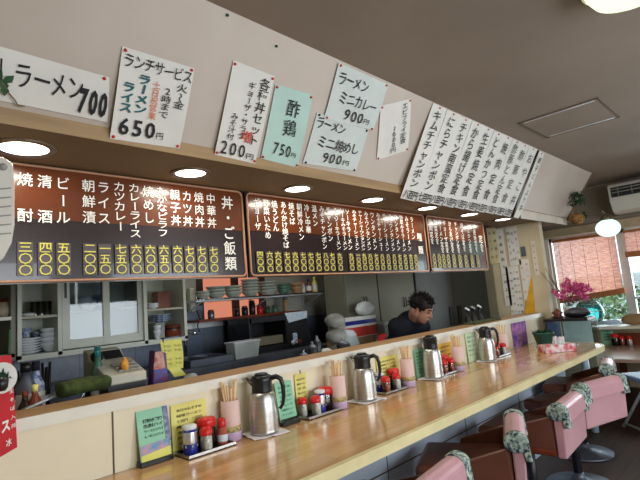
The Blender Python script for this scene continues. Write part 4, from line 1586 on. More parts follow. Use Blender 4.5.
xa, xb = kx(17.5), kx(187)
zb_ = ay(20, 360, KY).z
zt_ = SOF + .02
t = thing('wall_cabinet', 'pale painted wall cabinet with sliding glass doors and open end bays', 'wall cabinet', ((xa + xb) / 2, KY + .17, zb_))
th = .022
c = MB()
c.b2((xa, KY, zb_ - .01), (xb, YB - .013, zb_ + th)).b2((xa, KY, zt_), (xb, YB - .013, zt_ + th)).b2((xa, KY, zb_), (xa + th, YB - .013, zt_)).b2((xb - th, KY, zb_), (xb, YB - .013, zt_)).b2((xa, YB - .03, zb_), (xb, YB - .013, zt_))
xd1, xd2 = kx(60), kx(146)
c.b2((xd1 - .012, KY, zb_), (xd1 + .012, YB - .02, zt_)).b2((xd2 - .012, KY, zb_), (xd2 + .012, YB - .02, zt_))
c.build('carcass', M['cabinet'], t)
zs1 = ay(40, 315.5, KY).z
zs2 = ay(165, 308, KY).z
zs0 = ay(100, 309, KY + .1).z
MB().b2((xa + th, KY + .01, zs1 - .015), (xd1 - .012, YB - .03, zs1)).build('shelf', M['cabin'], t)
MB().b2((xd1 + .012, KY + .06, zs0 - .012), (xd2 - .012, YB - .03, zs0)).build('shelf', M['cabin'], t)
MB().b2((xd2 + .012, KY + .01, zs2 - .015), (xb - th, YB - .03, zs2)).build('shelf', M['cabin'], t)


def sdoor(x0, x1, yo, lab):
    f = MB()
    w_ = .045
    f.b2((x0, KY + yo, zb_ + .03), (x0 + w_, KY + yo + .018, zt_)).b2((x1 - w_, KY + yo, zb_ + .03), (x1, KY + yo + .018, zt_)).b2((x0 + w_, KY + yo, zb_ + .03), (x1 - w_, KY + yo + .018, zb_ + .03 + .055)).b2((x0 + w_, KY + yo, zt_ - .05), (x1 - w_, KY + yo + .018, zt_))
    d = f.build('door', M['cabinet'], t, bevel=.002)
    MB().b2((x0 + w_, KY + yo + .007, zb_ + .085), (x1 - w_, KY + yo + .010, zt_ - .05)).build('pane', M['cabglass'], d)
    MB().b2((x0 + .014, KY + yo - .002, zb_ + .35), (x0 + .028, KY + yo + .001, zb_ + .47)).build('finger_pull', M['black'], d)
    return d


xm = kx(107)
sdoor(xd1 + .014, xm + .022, .002, '')
sdoor(xm - .022, xd2 + .0, .024, '')

# neighbouring open cabinet at far left
t = thing('open_cupboard', 'open grey cupboard with one white shelf at the far left', 'cupboard', (0, KY, zb_))
x_l = -.35
c = MB().b2((x_l, KY + .02, zb_ + .02), (xa - .01, YB - .013, zb_ + .04)).b2((x_l, KY + .02, zb_), (x_l + .02, YB - .013, zt_)).b2((x_l, YB - .03, zb_), (xa - .01, YB - .013, zt_)).b2((xa - .03, KY + .02, zb_), (xa - .004, YB - .013, zt_))
c.build('carcass', M['locker'], t)
zz = ay(5, 317, KY).z
MB().b2((x_l, KY + .005, zz - .02), (xa - .03, YB - .03, zz)).build('shelf', M['white'], t)


def stack(name, cat, label, c0, r, n, h, m, kind='bowl', group=None):
    """countable crockery : each piece is an object of its own"""
    c0 = Vector(c0)
    for k in range(n):
        z = k * h
        if kind == 'bowl':
            pr = [(r * .45, 0), (r * .5, .004), (r * .85, h * .9 + .012), (r, h * .9 + .03), (r * .96, h * .9 + .03), (r * .8, h * .9 + .014), (0, .008)]
            g = 1.0
        else:
            pr = [(r * .55, 0), (r * .6, .003), (r, .014), (r * .98, .017), (r * .6, .007), (0, .006)]
        o = MB().lathe(pr, c0 + Vector((random.uniform(-.002, .002), 0, z)), 20, cap=False).build(name, m)
        p_ = 'topmost' if k == n - 1 else ('bottom' if k == 0 else '%s from the bottom' % ['', 'second', 'third', 'fourth', 'fifth', 'sixth', 'seventh'][k])
        tag(o, label + (', ' + p_ if n > 1 else ''), cat, group)


ym_ = KY + .14
q = kx(28, 345, ym_)
stack('plate', 'plate', 'blue rimmed white plate in left cabinet bay', (q, ym_, zb_ + .024), .075, 6, .016, M['china'], 'plate', 'plates in the left cabinet bay')
stack('cup', 'cup', 'small blue cup upon the plates in left bay', (q - .01, ym_, zb_ + .024 + 6 * .016 + .004), .032, 1, .03, M['chinablue'])
q = kx(50, 345, ym_)
stack('bowl', 'bowl', 'white bowl stacked at right of the left cabinet bay', (q, ym_, zb_ + .024), .065, 4, .030, M['china'], 'bowl', 'bowls in the left cabinet bay')
q = kx(40, 345, ym_ + .09)
stack('bowl', 'bowl', 'dark blue bowl between plates and white bowls', (q, ym_ + .09, zb_ + .024), .05, 3, .034, M['chinablue'], 'bowl', 'dark blue bowls in the left cabinet bay')
for k, (px, r) in enumerate(((35, .03), (41, .03), (47, .028), (53, .028))):
    q = kx(px, 305, ym_)
    tag(MB().lathe([(r * .8, 0), (r, .09), (r * .94, .09), (r * .74, .005), (0, .004)], (q, ym_, zs1 + .001), 16, cap=False).build('tumbler', M['clearplastic']), 'clear glass tumbler on the left cabinet shelf, ' + ['first', 'second', 'third', 'fourth'][k] + ' from the left', 'tumbler', 'tumblers in the left bay')
q = kx(26, 312, ym_)
tag(MB().sph((q, ym_ - .06, zs1 + .012), .012, (3.5, 2, 1), 14, 8, .1).build('folded_cloth', M['bag']), 'crumpled white cloth at the front of the left cabinet shelf', 'cloth')
# right bay
q = kx(161, 318, ym_)
stack('plate', 'plate', 'blue and white plate in right cabinet bay', (q, ym_, zb_ + .14), .075, 4, .014, M['chinablue'], 'plate', 'plates in the right cabinet bay')
tag(MB().b2((q - .07, ym_ - .05, zb_ + .022), (q + .0, ym_ + .09, zb_ + .138)).build('storage_tin', M['grey']), 'grey tin under the plates in the right cabinet bay', 'tin')
q = kx(156, 338, ym_ - .08)
stack('cup', 'cup', 'small white cup at front of the right cabinet bay', (q, ym_ - .10, zb_ + .024), .028, 2, .035, M['china'], 'bowl', 'white cups in the right cabinet bay')
q = kx(172.5, 335, ym_ - .03)
t = thing('wooden_tub', 'round reddish lacquered tub in the right cabinet bay', 'tub', (q, ym_ - .03, zb_ + .024))
MB().lathe([(.045, 0), (.06, .01), (.062, .085), (.056, .09), (.052, .02), (0, .02)], (q, ym_ - .03, zb_ + .024), 20, cap=False).build('body', M['wood_red'], t)
MB().lathe([(.0625, .055), (.064, .057), (.064, .067), (.0625, .069)], (q, ym_ - .03, zb_ + .024), 20, cap=False).build('hoop', M['blackpaint'], t)
q = kx(162, 297, ym_)
tag(MB().b2((q - .05, ym_ - .03, zs2), (q + .05, ym_ + .07, zs2 + .13)).build('wooden_box', M['wood_red'], bevel=.004), 'red brown lacquered box on the right cabinet shelf', 'box')
q = kx(153, 305, ym_ - .1)
stack('plate', 'plate', 'white saucer on the right cabinet shelf', (q, ym_ - .09, zs2 + .001), .045, 3, .012, M['china'], 'plate', 'saucers on the right cabinet shelf')
# behind glass
q = kx(98, 306, ym_)
t = thing('trophy_cup', 'glass cup with white bird shaped top behind the cabinet door', 'ornament', (q, ym_, zs0))
MB().lathe([(.03, 0), (.03, .008), (.008, .02), (.008, .045), (.03, .07), (.034, .10), (.03, .10), (.0, .07)], (q, ym_, zs0), 18, cap=False).build('cup', M['chinablue'], t)
MB().prism([(q - .01, ym_, zs0 + .09), (q + .01, ym_, zs0 + .09), (q + .04, ym_, zs0 + .17), (q + .005, ym_, zs0 + .13), (q - .035, ym_, zs0 + .175)], (0, .01, 0)).build('white_top', M['china'], t)
stack('bowl', 'bowl', 'white bowl behind the left cabinet door', (kx(85, 306, ym_), ym_, zs0 + .001), .045, 2, .03, M['china'], 'bowl', 'bowls behind the glass')
# object on far-left shelf
q = kx(5, 312, KY + .12)
t = thing('ceramic_jar', 'pale round jar on the white shelf at far left', 'jar', (q, KY + .12, zz))
MB().lathe([(.03, 0), (.05, .02), (.055, .05), (.03, .08), (.03, .09)], (q, KY + .12, zz + .001), 18).build('body', mat('pale_ceramic', (206, 188, 164), .4), t)
MB().lathe([(.033, .09), (.033, .10), (.01, .115)], (q, KY + .12, zz + .001), 18).build('lid', M['wood_red'], t)

# ------------------------------------------------------------------ wire shelf with bowls
SY = 3.34
a, b = ay(196, 301, SY), ay(327, 291, SY)
sz = (a.z + b.z) / 2
t = thing('wall_shelf', 'long metal wall shelf above the sink carrying stacked bowls', 'shelf', ((a.x + b.x) / 2, SY + .13, sz - .02))
MB().b2((a.x, SY, sz - .018), (b.x, YB - .001, sz)).build('board', M['alu'], t)
for xx in (a.x + .06, (a.x + b.x) / 2, b.x - .06):
    MB().b2((xx - .01, YB - .02, sz - .14), (xx + .01, YB - .001, sz - .018)).tube([(xx, YB - .012, sz - .12), (xx, SY + .03, sz - .018)], .006).build('bracket', M['alu'], t)
MB().tube([(a.x, SY - .004, sz + .03), (a.x, SY - .004, sz), (b.x, SY - .004, sz)], .006).build('front_rail', M['chrome'], t)
yb_ = SY + .12
for k, (px, r, n_, h, m_, lb) in enumerate(((203, .06, 2, .022, 'bowlgrey', 'low grey dish at the left end of the wall shelf'), (216, .085, 3, .026, 'bowlgrey', 'grey bowl in the second stack of the wall shelf'), (233, .080, 3, .026, 'bowlgrey', 'grey bowl in the third stack of the wall shelf'), (250.5, .085, 5, .026, 'bowlgrey', 'grey bowl in the tallest stack of the wall shelf'), (268, .085, 4, .026, 'bowlgrey', 'grey bowl in the fifth stack of the wall shelf'), (284, .065, 3, .026, 'bowlgreen', 'green bowl stacked on the wall shelf'), (297, .07, 2, .040, 'cardboard', 'tan basket bowl on the wall shelf'))):
    stack('bowl', 'bowl', lb, (kx(px, 292, yb_), yb_, sz + .001), r, n_, h, M[m_], 'bowl', 'bowls on the wall shelf')


def bottle(name, label, p, r, h, m, capm, cat='bottle', group=None):
    t = thing(name, label, cat, p, group=group)
    MB().lathe([(r * .9, 0), (r, .004), (r, h * .62), (r * .5, h * .76), (r * .4, h * .86)], p, 16).build('body', m, t)
    MB().lathe([(r * .46, h * .85), (r * .46, h), (r * .3, h)], p, 12).build('cap', capm, t)
    MB().lathe([(r + .0006, h * .18), (r + .001, h * .2), (r + .001, h * .5), (r + .0006, h * .52)], p, 16, cap=False).build('label_band', M['paper'], t)
    return t


bottle('bottle', 'white bottle with red cap at the right of the wall shelf', Vector((kx(303, 290, yb_), yb_, sz + .001)), .022, .12, M['china'], M['red'])
bottle('bottle', 'amber bottle at the right end of the wall shelf', Vector((kx(309, 290, yb_), yb_, sz + .001)), .026, .14, M['wood_red'], M['black'])
bottle('bottle', 'yellow bottle last on the wall shelf', Vector((kx(315, 290, yb_), yb_, sz + .001)), .028, .16, M['cardyellow'], M['cardyellow'])
# sill shelf under the curtained window
a, b = ay(200, 319, SY + .1), ay(300, 311, SY + .1)
s2 = (a.z + b.z) / 2
t = thing('sill_shelf', 'narrow wooden sill shelf under the orange lit kitchen window', 'shelf', ((a.x + b.x) / 2, SY + .2, s2 - .02))
MB().b2((a.x - .02, SY + .08, s2 - .02), (b.x, YB - .013, s2)).build('board', M['wood_red'], t)
MB().b2((a.x - .02, YB - .03, s2 - .07), (b.x, YB - .013, s2 - .02)).build('bracket', M['alu'], t)
for k, (px, r, h, mm, lb) in enumerate(((211, .028, .075, 'darksteel', 'steel mug'), (237, .026, .07, 'blackpaint', 'dark lidded jar'), (245, .030, .085, 'blackpaint', 'black square spice jar'), (252.5, .03, .13, 'black', 'tall black mill'), (260, .03, .08, 'red', 'dark red jar'), (267, .03, .07, 'leafdark', 'green bunch jar'), (275, .03, .07, 'bowlgreen', 'pale green jar'), (286, .028, .14, 'beige', 'tan rolled bottle'))):
    p = Vector((kx(px, 314, SY + .17), SY + .17, s2 + .001))
    t = thing('kitchen_jar', lb + ' on the sill shelf under the kitchen window', 'jar', p, group='jars on the sill shelf')
    MB().lathe([(r * .9, 0), (r, .004), (r, h * .75), (r * .8, h * .8)], p, 14).build('body', M[mm], t)
    MB().lathe([(r * .85, h * .8), (r * .85, h * .95), (r * .3, h)], p, 14).build('lid', M['darksteel'] if k != 3 else M['black'], t)
# two hung utensils on the back wall
p = ay(227, 319, YB - .03)
t = thing('ladle', 'black long ladle hanging below the sill shelf', 'ladle', p)
MB().tube([p, p + Vector((0, 0, -.12))], .006).build('handle', M['black'], t)
MB().lathe([(0, -.035), (.03, -.025), (.045, 0), (.042, 0), (.028, -.02), (0, -.03)], p + Vector((0, -.012, -.15)), 16, cap=False).build('bowl', M['black'], t)
p = ay(243, 327, YB - .03)
t = thing('frying_pan', 'dark round pan hanging on the wall under the sill shelf', 'pan', p)
MB().lathe([(0, 0), (.07, 0), (.085, .02), (.082, .02), (.068, .004), (0, .004)], p, 24, Matrix.Rotation(PI / 2, 3, 'X'), cap=False).build('body', M['blackpaint'], t)
MB().tube([p + Vector((0, -.01, .08)), p + Vector((0, -.015, .13))], .008).build('handle', M['black'], t)
# tap / wall phone thing left of shelf
p = ay(191, 300, YB - .05)
t = thing('wall_phone', 'ivory wall telephone handset beside the cabinet', 'telephone', p)
MB().box(p, (.05, .06, .20)).build('body', M['machine'], t, bevel=.012)
MB().tube([p + Vector((.03, -.03, -.09)), p + Vector((.05, -.04, -.16)), p + Vector((.03, -.03, -.22)), p + Vector((.05, -.03, -.27))], .005).build('cord', M['black'], t)

# ------------------------------------------------------------------ things on the back counter
BZ = .861
# steel sink rim + container
x0, x1 = kx(188, 350, 3.1), kx(231, 345, 3.1)
t = thing('sink', 'steel double sink set on the kitchen counter left of the black cooker', 'sink', ((x0 + x1) / 2, 3.2, BZ))
s_ = MB()
for aa, bb in (((x0, 3.07, BZ), (x1, 3.09, BZ + .05)), ((x0, 3.40, BZ), (x1, 3.42, BZ + .05)), ((x0, 3.09, BZ), (x0 + .02, 3.40, BZ + .05)), ((x1 - .02, 3.09, BZ), (x1, 3.40, BZ + .05)), (((x0 + x1) / 2 - .01, 3.09, BZ), ((x0 + x1) / 2 + .01, 3.40, BZ + .05))):
    s_.b2(aa, bb)
s_.build('rim', M['darksteel'], t, bevel=.003)
MB().b2((x0 + .02, 3.09, BZ + .0), (x1 - .02, 3.40, BZ + .006)).build('basin', M['steel'], t)
MB().tube([((x0 + x1) / 2, 3.46, BZ), ((x0 + x1) / 2, 3.46, BZ + .2), ((x0 + x1) / 2, 3.40, BZ + .24), ((x0 + x1) / 2, 3.30, BZ + .22)], .012).build('tap', M['chrome'], t)
p = ay(248, 355, 3.12)
p.z = BZ + .002
hh = ay(248, 341, 3.06).z - p.z
w_ = kx(262, 350, 3.06) - kx(235, 350, 3.06)
p.x = kx(248.5, 350, 3.06)
t = thing('plastic_container', 'white rectangular plastic container before the cooker opening', 'container', p)
MB().prism([(p.x - w_ / 2 + .02, 2.96 + .12, p.z), (p.x + w_ / 2 - .02, 3.08, p.z), (p.x + w_ / 2 - .005, 3.065, p.z + hh), (p.x - w_ / 2 + .005, 3.065, p.z + hh)], (0, .12, 0)).build('tub', mat('frosted_plastic', (196, 206, 200), .4), t, bevel=.004)
MB().b2((p.x - w_ / 2, 3.06, p.z + hh - .012), (p.x + w_ / 2, 3.20, p.z + hh + .002)).build('rim', M['china'], t, bevel=.003)
# black cooker
CKY = 3.215
xl, xr, xr2 = kx(250, 340, CKY), kx(287, 340, CKY), kx(313, 340, CKY)
zt = ay(270, 316, CKY).z
t = thing('noodle_cooker', 'black grill cooker with open front and white control panel', 'cooker', ((xl + xr2) / 2, CKY, BZ))
c = MB()
c.b2((xl, CKY, zt - .05), (xr, CKY + .34, zt)).b2((xl, CKY, BZ), (xl + .03, CKY + .34, zt)).b2((xl, CKY + .31, BZ), (xr, CKY + .34, zt)).b2((xl, CKY, BZ), (xr, CKY + .34, BZ + .05))
c.prism([(xr, CKY, BZ), (xr2, CKY, BZ), (xr2 - .07, CKY, zt), (xr, CKY, zt)], (0, .34, 0))
c.build('body', M['blackpaint'], t, bevel=.005)
MB().b2((xl + .03, CKY + .04, BZ + .06), (xr - .01, CKY + .30, BZ + .13)).build('inner_tray', mat('dull_cream', (120, 112, 90), .5), t)
MB().prism([(xr - .01, CKY - .008, zt + .012), (xr2 - .055, CKY - .008, zt + .012), (xr2 - .06, CKY - .008, zt - .05), (xr + .03, CKY - .008, zt - .075)], (0, .008, 0)).build('control_panel', mat('pale_panel', (176, 196, 214), .4, rgb2=(206, 214, 220), scale=60), t)
q = ay(295, 338, CKY)
MB().b2((q.x - .025, CKY - .004, q.z - .045), (q.x + .025, CKY, q.z + .045)).build('sticker', mat('blue_sticker', (110, 140, 190), .5, rgb2=(220, 226, 236), scale=70), t)
MB().cyl((xr + .06, CKY, BZ + .05), (xr + .06, CKY - .02, BZ + .05), .018).build('knob', M['china'], t)
MB().cyl((xr + .14, CKY, BZ + .05), (xr + .14, CKY - .02, BZ + .05), .018).build('knob', M['wood_red'], t)
for k, (px, dz) in enumerate(((262, 0), (275, 0))):
    pass
# rice bags heap right of cooker
p = ay(336, 325, 2.33)
p.z = .841
for k in range(3):
    tag(MB().sph(p + Vector((random.uniform(-.01, .01), 0, .055 + k * .105)), .052, (1.75 - k * .15, 1.3, 1), 18, 10, .05).build('rice_bag', M['grey']), 'grey soft sack in the pile right of the cooker, ' + ['bottom', 'middle', 'topmost'][k], 'sack', 'sacks right of the cooker')
p = ay(325, 341, 2.14)
p.z = .841
tag(MB().sph(p + Vector((0, 0, .075)), .05, (1, 1, .8), 16, 10, .06).lathe([(.045, 0), (.04, .05)], p, 12).build('wrapped_ball', M['bag']), 'white crumpled bundle on the bench right of the black cooker', 'bundle')
# small clutter jars on bench between
for k, (px, py, mm, r, h) in enumerate(((312, 344, 'blackpaint', .03, .13), (317, 340, 'black', .022, .16), (303, 345, 'navy', .035, .09), (343, 342, 'blackpaint', .045, .12))):
    p = ay(px, py, 2.13)
    p.z = .841
    t = thing('dark_pot', ['squat black canister on the bench right of the cooker', 'slim black bottle on the bench right of the cooker', 'low navy pot on the bench below the cooker', 'wide black pot on the bench left of the white bin'][k], 'pot', p)
    MB().lathe([(r * .9, 0), (r, .006), (r, h), (r * .9, h + .004)], p, 18).build('body', M[mm], t)
    MB().lathe([(r * .95, h + .003), (r * .6, h + .02), (.008, h + .025), (.008, h + .04)], p, 18).build('lid', M['darksteel'], t)

# boxes and bags at centre
BX = 3.0
p = ay(361, 330, BX)
bzz = ay(361, 336, 2.9).z
tag(MB().b2((kx(334, 335, 2.86), 2.84, .0), (kx(372, 335, 2.86), 2.96, bzz)).build('cardboard_box', M['cardboard'], bevel=.004), 'tall tan cardboard carton below the red and blue box', 'carton')
z1 = ay(361, 327, 2.9).z
z2 = ay(361, 316, 2.9).z
z1 = bzz + .001
t = thing('printed_box', 'white box with red and navy stripes lying on the carton', 'box', (p.x, 2.88, z1))
bx0, bx1 = kx(345, 320, 2.84), kx(376, 320, 2.84)
MB().b2((bx0, 2.84, z1), (bx1, 2.94, z2)).build('box', M['paper'], t)
MB().b2((bx0 - .001, 2.838, z1 + .005), (bx1 + .001, 2.841, z1 + (z2 - z1) * .5)).build('red_stripe', M['inkred'], t)
MB().b2((bx0 - .001, 2.838, z1 + (z2 - z1) * .62), (bx1 + .001, 2.841, z1 + (z2 - z1) * .82)).build('navy_stripe', M['blue'], t)
q = ay(365, 309, 2.89)
tag(MB().sph((q.x, 2.89, z2 + .066), .066, (2.0, .75, 1), 18, 10, .10).build('plastic_bag', M['bag']), 'crumpled white plastic bag on top of the striped box', 'bag')
q = ay(356, 332, 2.5)
t = thing('white_jug', 'white plastic canister with rounded top left of the red scoop', 'canister', (q.x, 2.56, 0))
MB().lathe([(.10, 0), (.10, .86), (.095, .90), (.075, .96), (.05, .99)], (q.x, 2.60, 0), 22).build('body', mat('frosted_white', (190, 204, 200), .4), t)
MB().lathe([(.078, .955), (.08, .965), (.055, 1.0), (.0, 1.01)], (q.x, 2.60, 0), 22, cap=False).build('lid', M['china'], t)
q = ay(386, 322, 2.85)
t = thing('white_bin', 'white square bin at the left of the cook', 'bin', (q.x + .05, 2.88, 0))
MB().prism([(q.x - .05, 2.80, 0), (q.x + .13, 2.80, 0), (q.x + .13, 2.96, 0), (q.x - .05, 2.96, 0)], (0, 0, q.z)).build('body', mat('white_bin_plastic', (186, 198, 206), .4), t, bevel=.01)
MB().b2((q.x - .055, 2.79, q.z - .03), (q.x + .135, 2.97, q.z - .001)).build('rim', M['china'], t, bevel=.004)
q = ay(382, 335, 2.3)
q.z = .841
t = thing('red_scoop', 'red plastic scoop standing on the bench left of the cook', 'scoop', q)
MB().lathe([(.02, 0), (.03, .004), (.012, .02), (.012, .06)], q, 14).build('foot', M['red'], t)
MB().prism([q + Vector((-.05, 0, .06)), q + Vector((.02, 0, .055)), q + Vector((.055, 0, .12)), q + Vector((.02, 0, .11)), q + Vector((0, 0, .08))], (0, .05, 0)).build('scoop_blade', M['red'], t, bevel=.003)

# lockers and fridge
LY = 3.02
for k, (pa, pb, lb) in enumerate(((346, 379, 'olive grey tall locker door unit left of its twin'), (379.3, 416, 'olive grey tall locker next to the dark fridge'))):
    xa_, xb_ = kx(pa, 300, LY), kx(pb, 300, LY)
    t = thing('locker', lb, 'locker', ((xa_ + xb_) / 2, LY + .1, 0), group='lockers at the kitchen wall')
    MB().b2((xa_, LY + .018, 0), (xb_ - .004, LY + .27, 2.0)).build('body', M['locker'], t)
    d = MB().b2((xa_ + .008, LY, .06), (xb_ - .012, LY + .016, 1.98)).build('door', M['locker'], t, bevel=.002)
    q = ay([364.5, 404][k], 302, LY)
    for s in (-.02, .02):
        MB().tube([(q.x + s, LY - .001, q.z - .05), (q.x + s, LY - .018, q.z - .04), (q.x + s, LY - .018, q.z + .04), (q.x + s, LY - .001, q.z + .05)], .005).build('handle', M['black'], d)
struct(MB().b2((kx(337, 300, 3.58), 3.58, .87), (kx(345, 300, 3.58) + .1, YB, 2.0)).build('trim_10', M['locker']))
q = ay(340, 297, 3.57)
tag(MB().box(q, (.035, .02, .10)).cyl(q + Vector((0, -.01, .0)), q + Vector((0, -.03, 0)), .01).build('wall_switch', M['black'], bevel=.003), 'dark switch on the post left of the lockers', 'switch')
RY_ = 3.02
xa_, xm_, xb_ = kx(416.3, 290, RY_), kx(454, 300, RY_), 6.32
t = thing('refrigerator', 'large dark grey two door kitchen refrigerator', 'refrigerator', ((xa_ + xb_) / 2, RY_ + .3, 0))
MB().b2((xa_, RY_ + .03, 0), (xb_, YB - .001, 2.1)).build('body', M['fridge'], t)
for a_, b_, hx in ((xa_ + .004, xm_ - .004, xm_ - .10), (xm_ + .004, xb_ - .004, xm_ + .10)):
    d = MB().b2((a_, RY_, .08), (b_, RY_ + .028, 2.08)).build('door', M['fridge'], t, bevel=.004)
    q = ay(450, 315, RY_).z
    MB().b2((hx - .05, RY_ - .012, q - .12), (hx + .05, RY_, q + .10)).build('handle_plate', M['black'], d, bevel=.006)

# ------------------------------------------------------------------ things on the ledge
LT = LZ + .001
# rolled green towel
a, b = az(66, 401, LT), az(117, 391, LT)
m_ = MB()
N_, S_ = 22, 14
vs, fs = [], []
for i in range(N_ + 1):
    f = i / N_
    c_ = a.lerp(b, f) + Vector((0, .09, 0))
    for k in range(S_):
        an = 2 * PI * k / S_
        rr = 1 + .10 * math.sin(an * 3 + f * 7) + random.uniform(-.03, .03)
        e = .8 if i in (0, N_) else 1
        vs.append(Vector((c_.x, c_.y + .055 * math.cos(an) * rr * e, LT + .034 + .030 * math.sin(an) * rr * e)))
for i in range(N_):
    for k in range(S_):
        k2 = (k + 1) % S_
        fs.append((i * S_ + k, i * S_ + k2, (i + 1) * S_ + k2, (i + 1) * S_ + k))
fs += [tuple(range(S_)), tuple(N_ * S_ + k for k in range(S_))]
m_._add(vs, fs, True)
tag(m_.build('rolled_towel', M['olive']), 'dark green rolled towel lying on the wooden ledge', 'towel')
# dark tray with bottles at left (on the bench)
BN = .841
tx0, tx1 = kx(22, 395, 2.06), kx(66, 390, 2.06)
t = thing('utensil_tray', 'black tray full of bottles behind the ledge at the left', 'tray', ((tx0 + tx1) / 2, 2.15, BN))
MB().b2((tx0, 2.04, BN), (tx1, 2.32, BN + .012)).build('tray_base', M['black'], t)
s_ = MB()
hz = BN + .09
for aa, bb in (((tx0, 2.04, BN + .01), (tx1, 2.05, hz)), ((tx0, 2.31, BN + .01), (tx1, 2.32, hz)), ((tx0, 2.05, BN + .01), (tx0 + .01, 2.31, hz)), ((tx1 - .01, 2.05, BN + .01), (tx1, 2.31, hz))):
    s_.b2(aa, bb)
s_.build('tray_side', M['black'], t)
W_ = tx1 - tx0
for k, (u, v, r, h, mm, cm, lb) in enumerate(((.18, .30, .024, .15, 'soy', 'wood_red', 'dark soy bottle with reddish cap at front left of the black tray'), (.38, .75, .045, .25, 'darksteel', 'black', 'wide grey canister at the back of the black tray'), (.62, .75, .032, .25, 'chinablue', 'navy', 'blue bottle at the back of the black tray'), (.40, .28, .024, .17, 'wood_red', 'cardyellow', 'small amber bottle with yellow cap in the black tray'), (.15, .78, .028, .22, 'blackpaint', 'black', 'black bottle at the back left of the black tray'))):
    bottle('bottle', lb, Vector((tx0 + W_ * u, 2.06 + .24 * v, BN + .013)), r, h, M[mm], M[cm])
for k in range(4):
    p0 = Vector((tx0 + W_ * (.80 + .03 * k), 2.24, BN + .013))
    tag(MB().tube([p0, p0 + Vector((.01 * (k - 1.5), .01, .22 + .02 * (k % 2)))], .006, 8).build('cooking_utensil', M['black']), 'dark cooking utensil upright in the black tray, ' + ['first', 'second', 'third', 'fourth'][k] + ' from the left', 'utensil', 'utensils in the black tray')
p0 = Vector((tx0 + W_ * .55, 2.13, BN + .105))
tag(MB().box(p0 + Vector((0, 0, .012)), (.15, .05, .012), (0, -.25, .2)).build('steel_tongs', M['silver'], bevel=.004), 'bright steel tongs lying across the black tray', 'tongs')
p0 = Vector((tx1 + .05, 2.15, BN))
t = thing('steel_ladle', 'steel ladle with pale bowl between tray and towel', 'ladle', p0)
MB().tube([p0 + Vector((.12, .02, .13)), p0 + Vector((.05, 0, .12)), p0 + Vector((0, 0, .05))], .006).build('handle', M['steel'], t)
MB().sph(p0 + Vector((0, 0, .034)), .034, (1, 1, .9), 16, 10).build('bowl', M['steel'], t)
# ivory register
ra, rb = ay(107, 385, 2.12), ay(147, 380, 2.12)
t = thing('cash_register', 'ivory cash register with dark screen behind the ledge', 'cash register', ((ra.x + rb.x) / 2, 2.2, BN))
rz0 = ay(130, 371, 2.12).z
rz1 = ay(130, 348, 2.28).z
MB().b2((ra.x + .004, 2.125, BN), (rb.x - .004, 2.40, rz0 - .048)).build('cash_drawer', M['blackpaint'], t, bevel=.003)
MB().prism([(ra.x, 2.12, rz0 - .05), (ra.x, 2.40, rz0 - .05), (ra.x, 2.40, rz0 + .05), (ra.x, 2.28, rz0 + .045), (ra.x, 2.12, rz0 - .01)], (rb.x - ra.x, 0, 0)).build('body', M['machine'], t, bevel=.006)
MB().prism([(ra.x + .0, 2.30, rz0 + .04), (ra.x + .0, 2.40, rz0 + .04), (ra.x + .0, 2.40, rz1 + .01), (ra.x + .0, 2.345, rz1)], (rb.x - ra.x - .02, 0, 0)).build('display_hood', M['machine'], t, bevel=.006)
xs_ = ra.x + (rb.x - ra.x) * .36
MB().prism([(xs_, 2.292, rz0 + .05), (xs_, 2.300, rz0 + .05), (xs_, 2.345, rz1 - .004), (xs_, 2.337, rz1 - .002)], (rb.x - xs_ - .03, 0, 0)).build('screen', M['black'], t)
q = Vector((ra.x + (rb.x - ra.x) * .17, 2.318, (rz0 + rz1) / 2 + .02))
MB().cyl(q, q + Vector((0, -.02, .004)), .026, seg=20).build('dial', M['black'], t)
kk = MB()
for i in range(6):
    for j in range(3):
        u = ra.x + (rb.x - ra.x) * (.40 + .09 * i)
        v = 2.15 + .035 * j
        kk.box((u, v, rz0 - .01 + (v - 2.12) * .34 + .004), (.018, .024, .008))
kb = kk.build('keys', M['grey'], t)
kb['kind'] = 'stuff'
q = Vector((ra.x + .09, 2.15, rz0 + .005))
tag(MB().lathe([(.016, 0), (.018, .03), (.012, .04), (.008, .055)], q, 12).build('small_figurine', mat('orange_toy', (220, 110, 50), .4, rgb2=(226, 190, 60), scale=60)), 'tiny orange and yellow figurine on the ivory register', 'figurine')
bottle('bottle', 'slim green glass bottle at the left of the register', Vector((kx(98, 372, 2.25), 2.25, BN)), .03, .29, M['bowlgreen'], M['teal'])
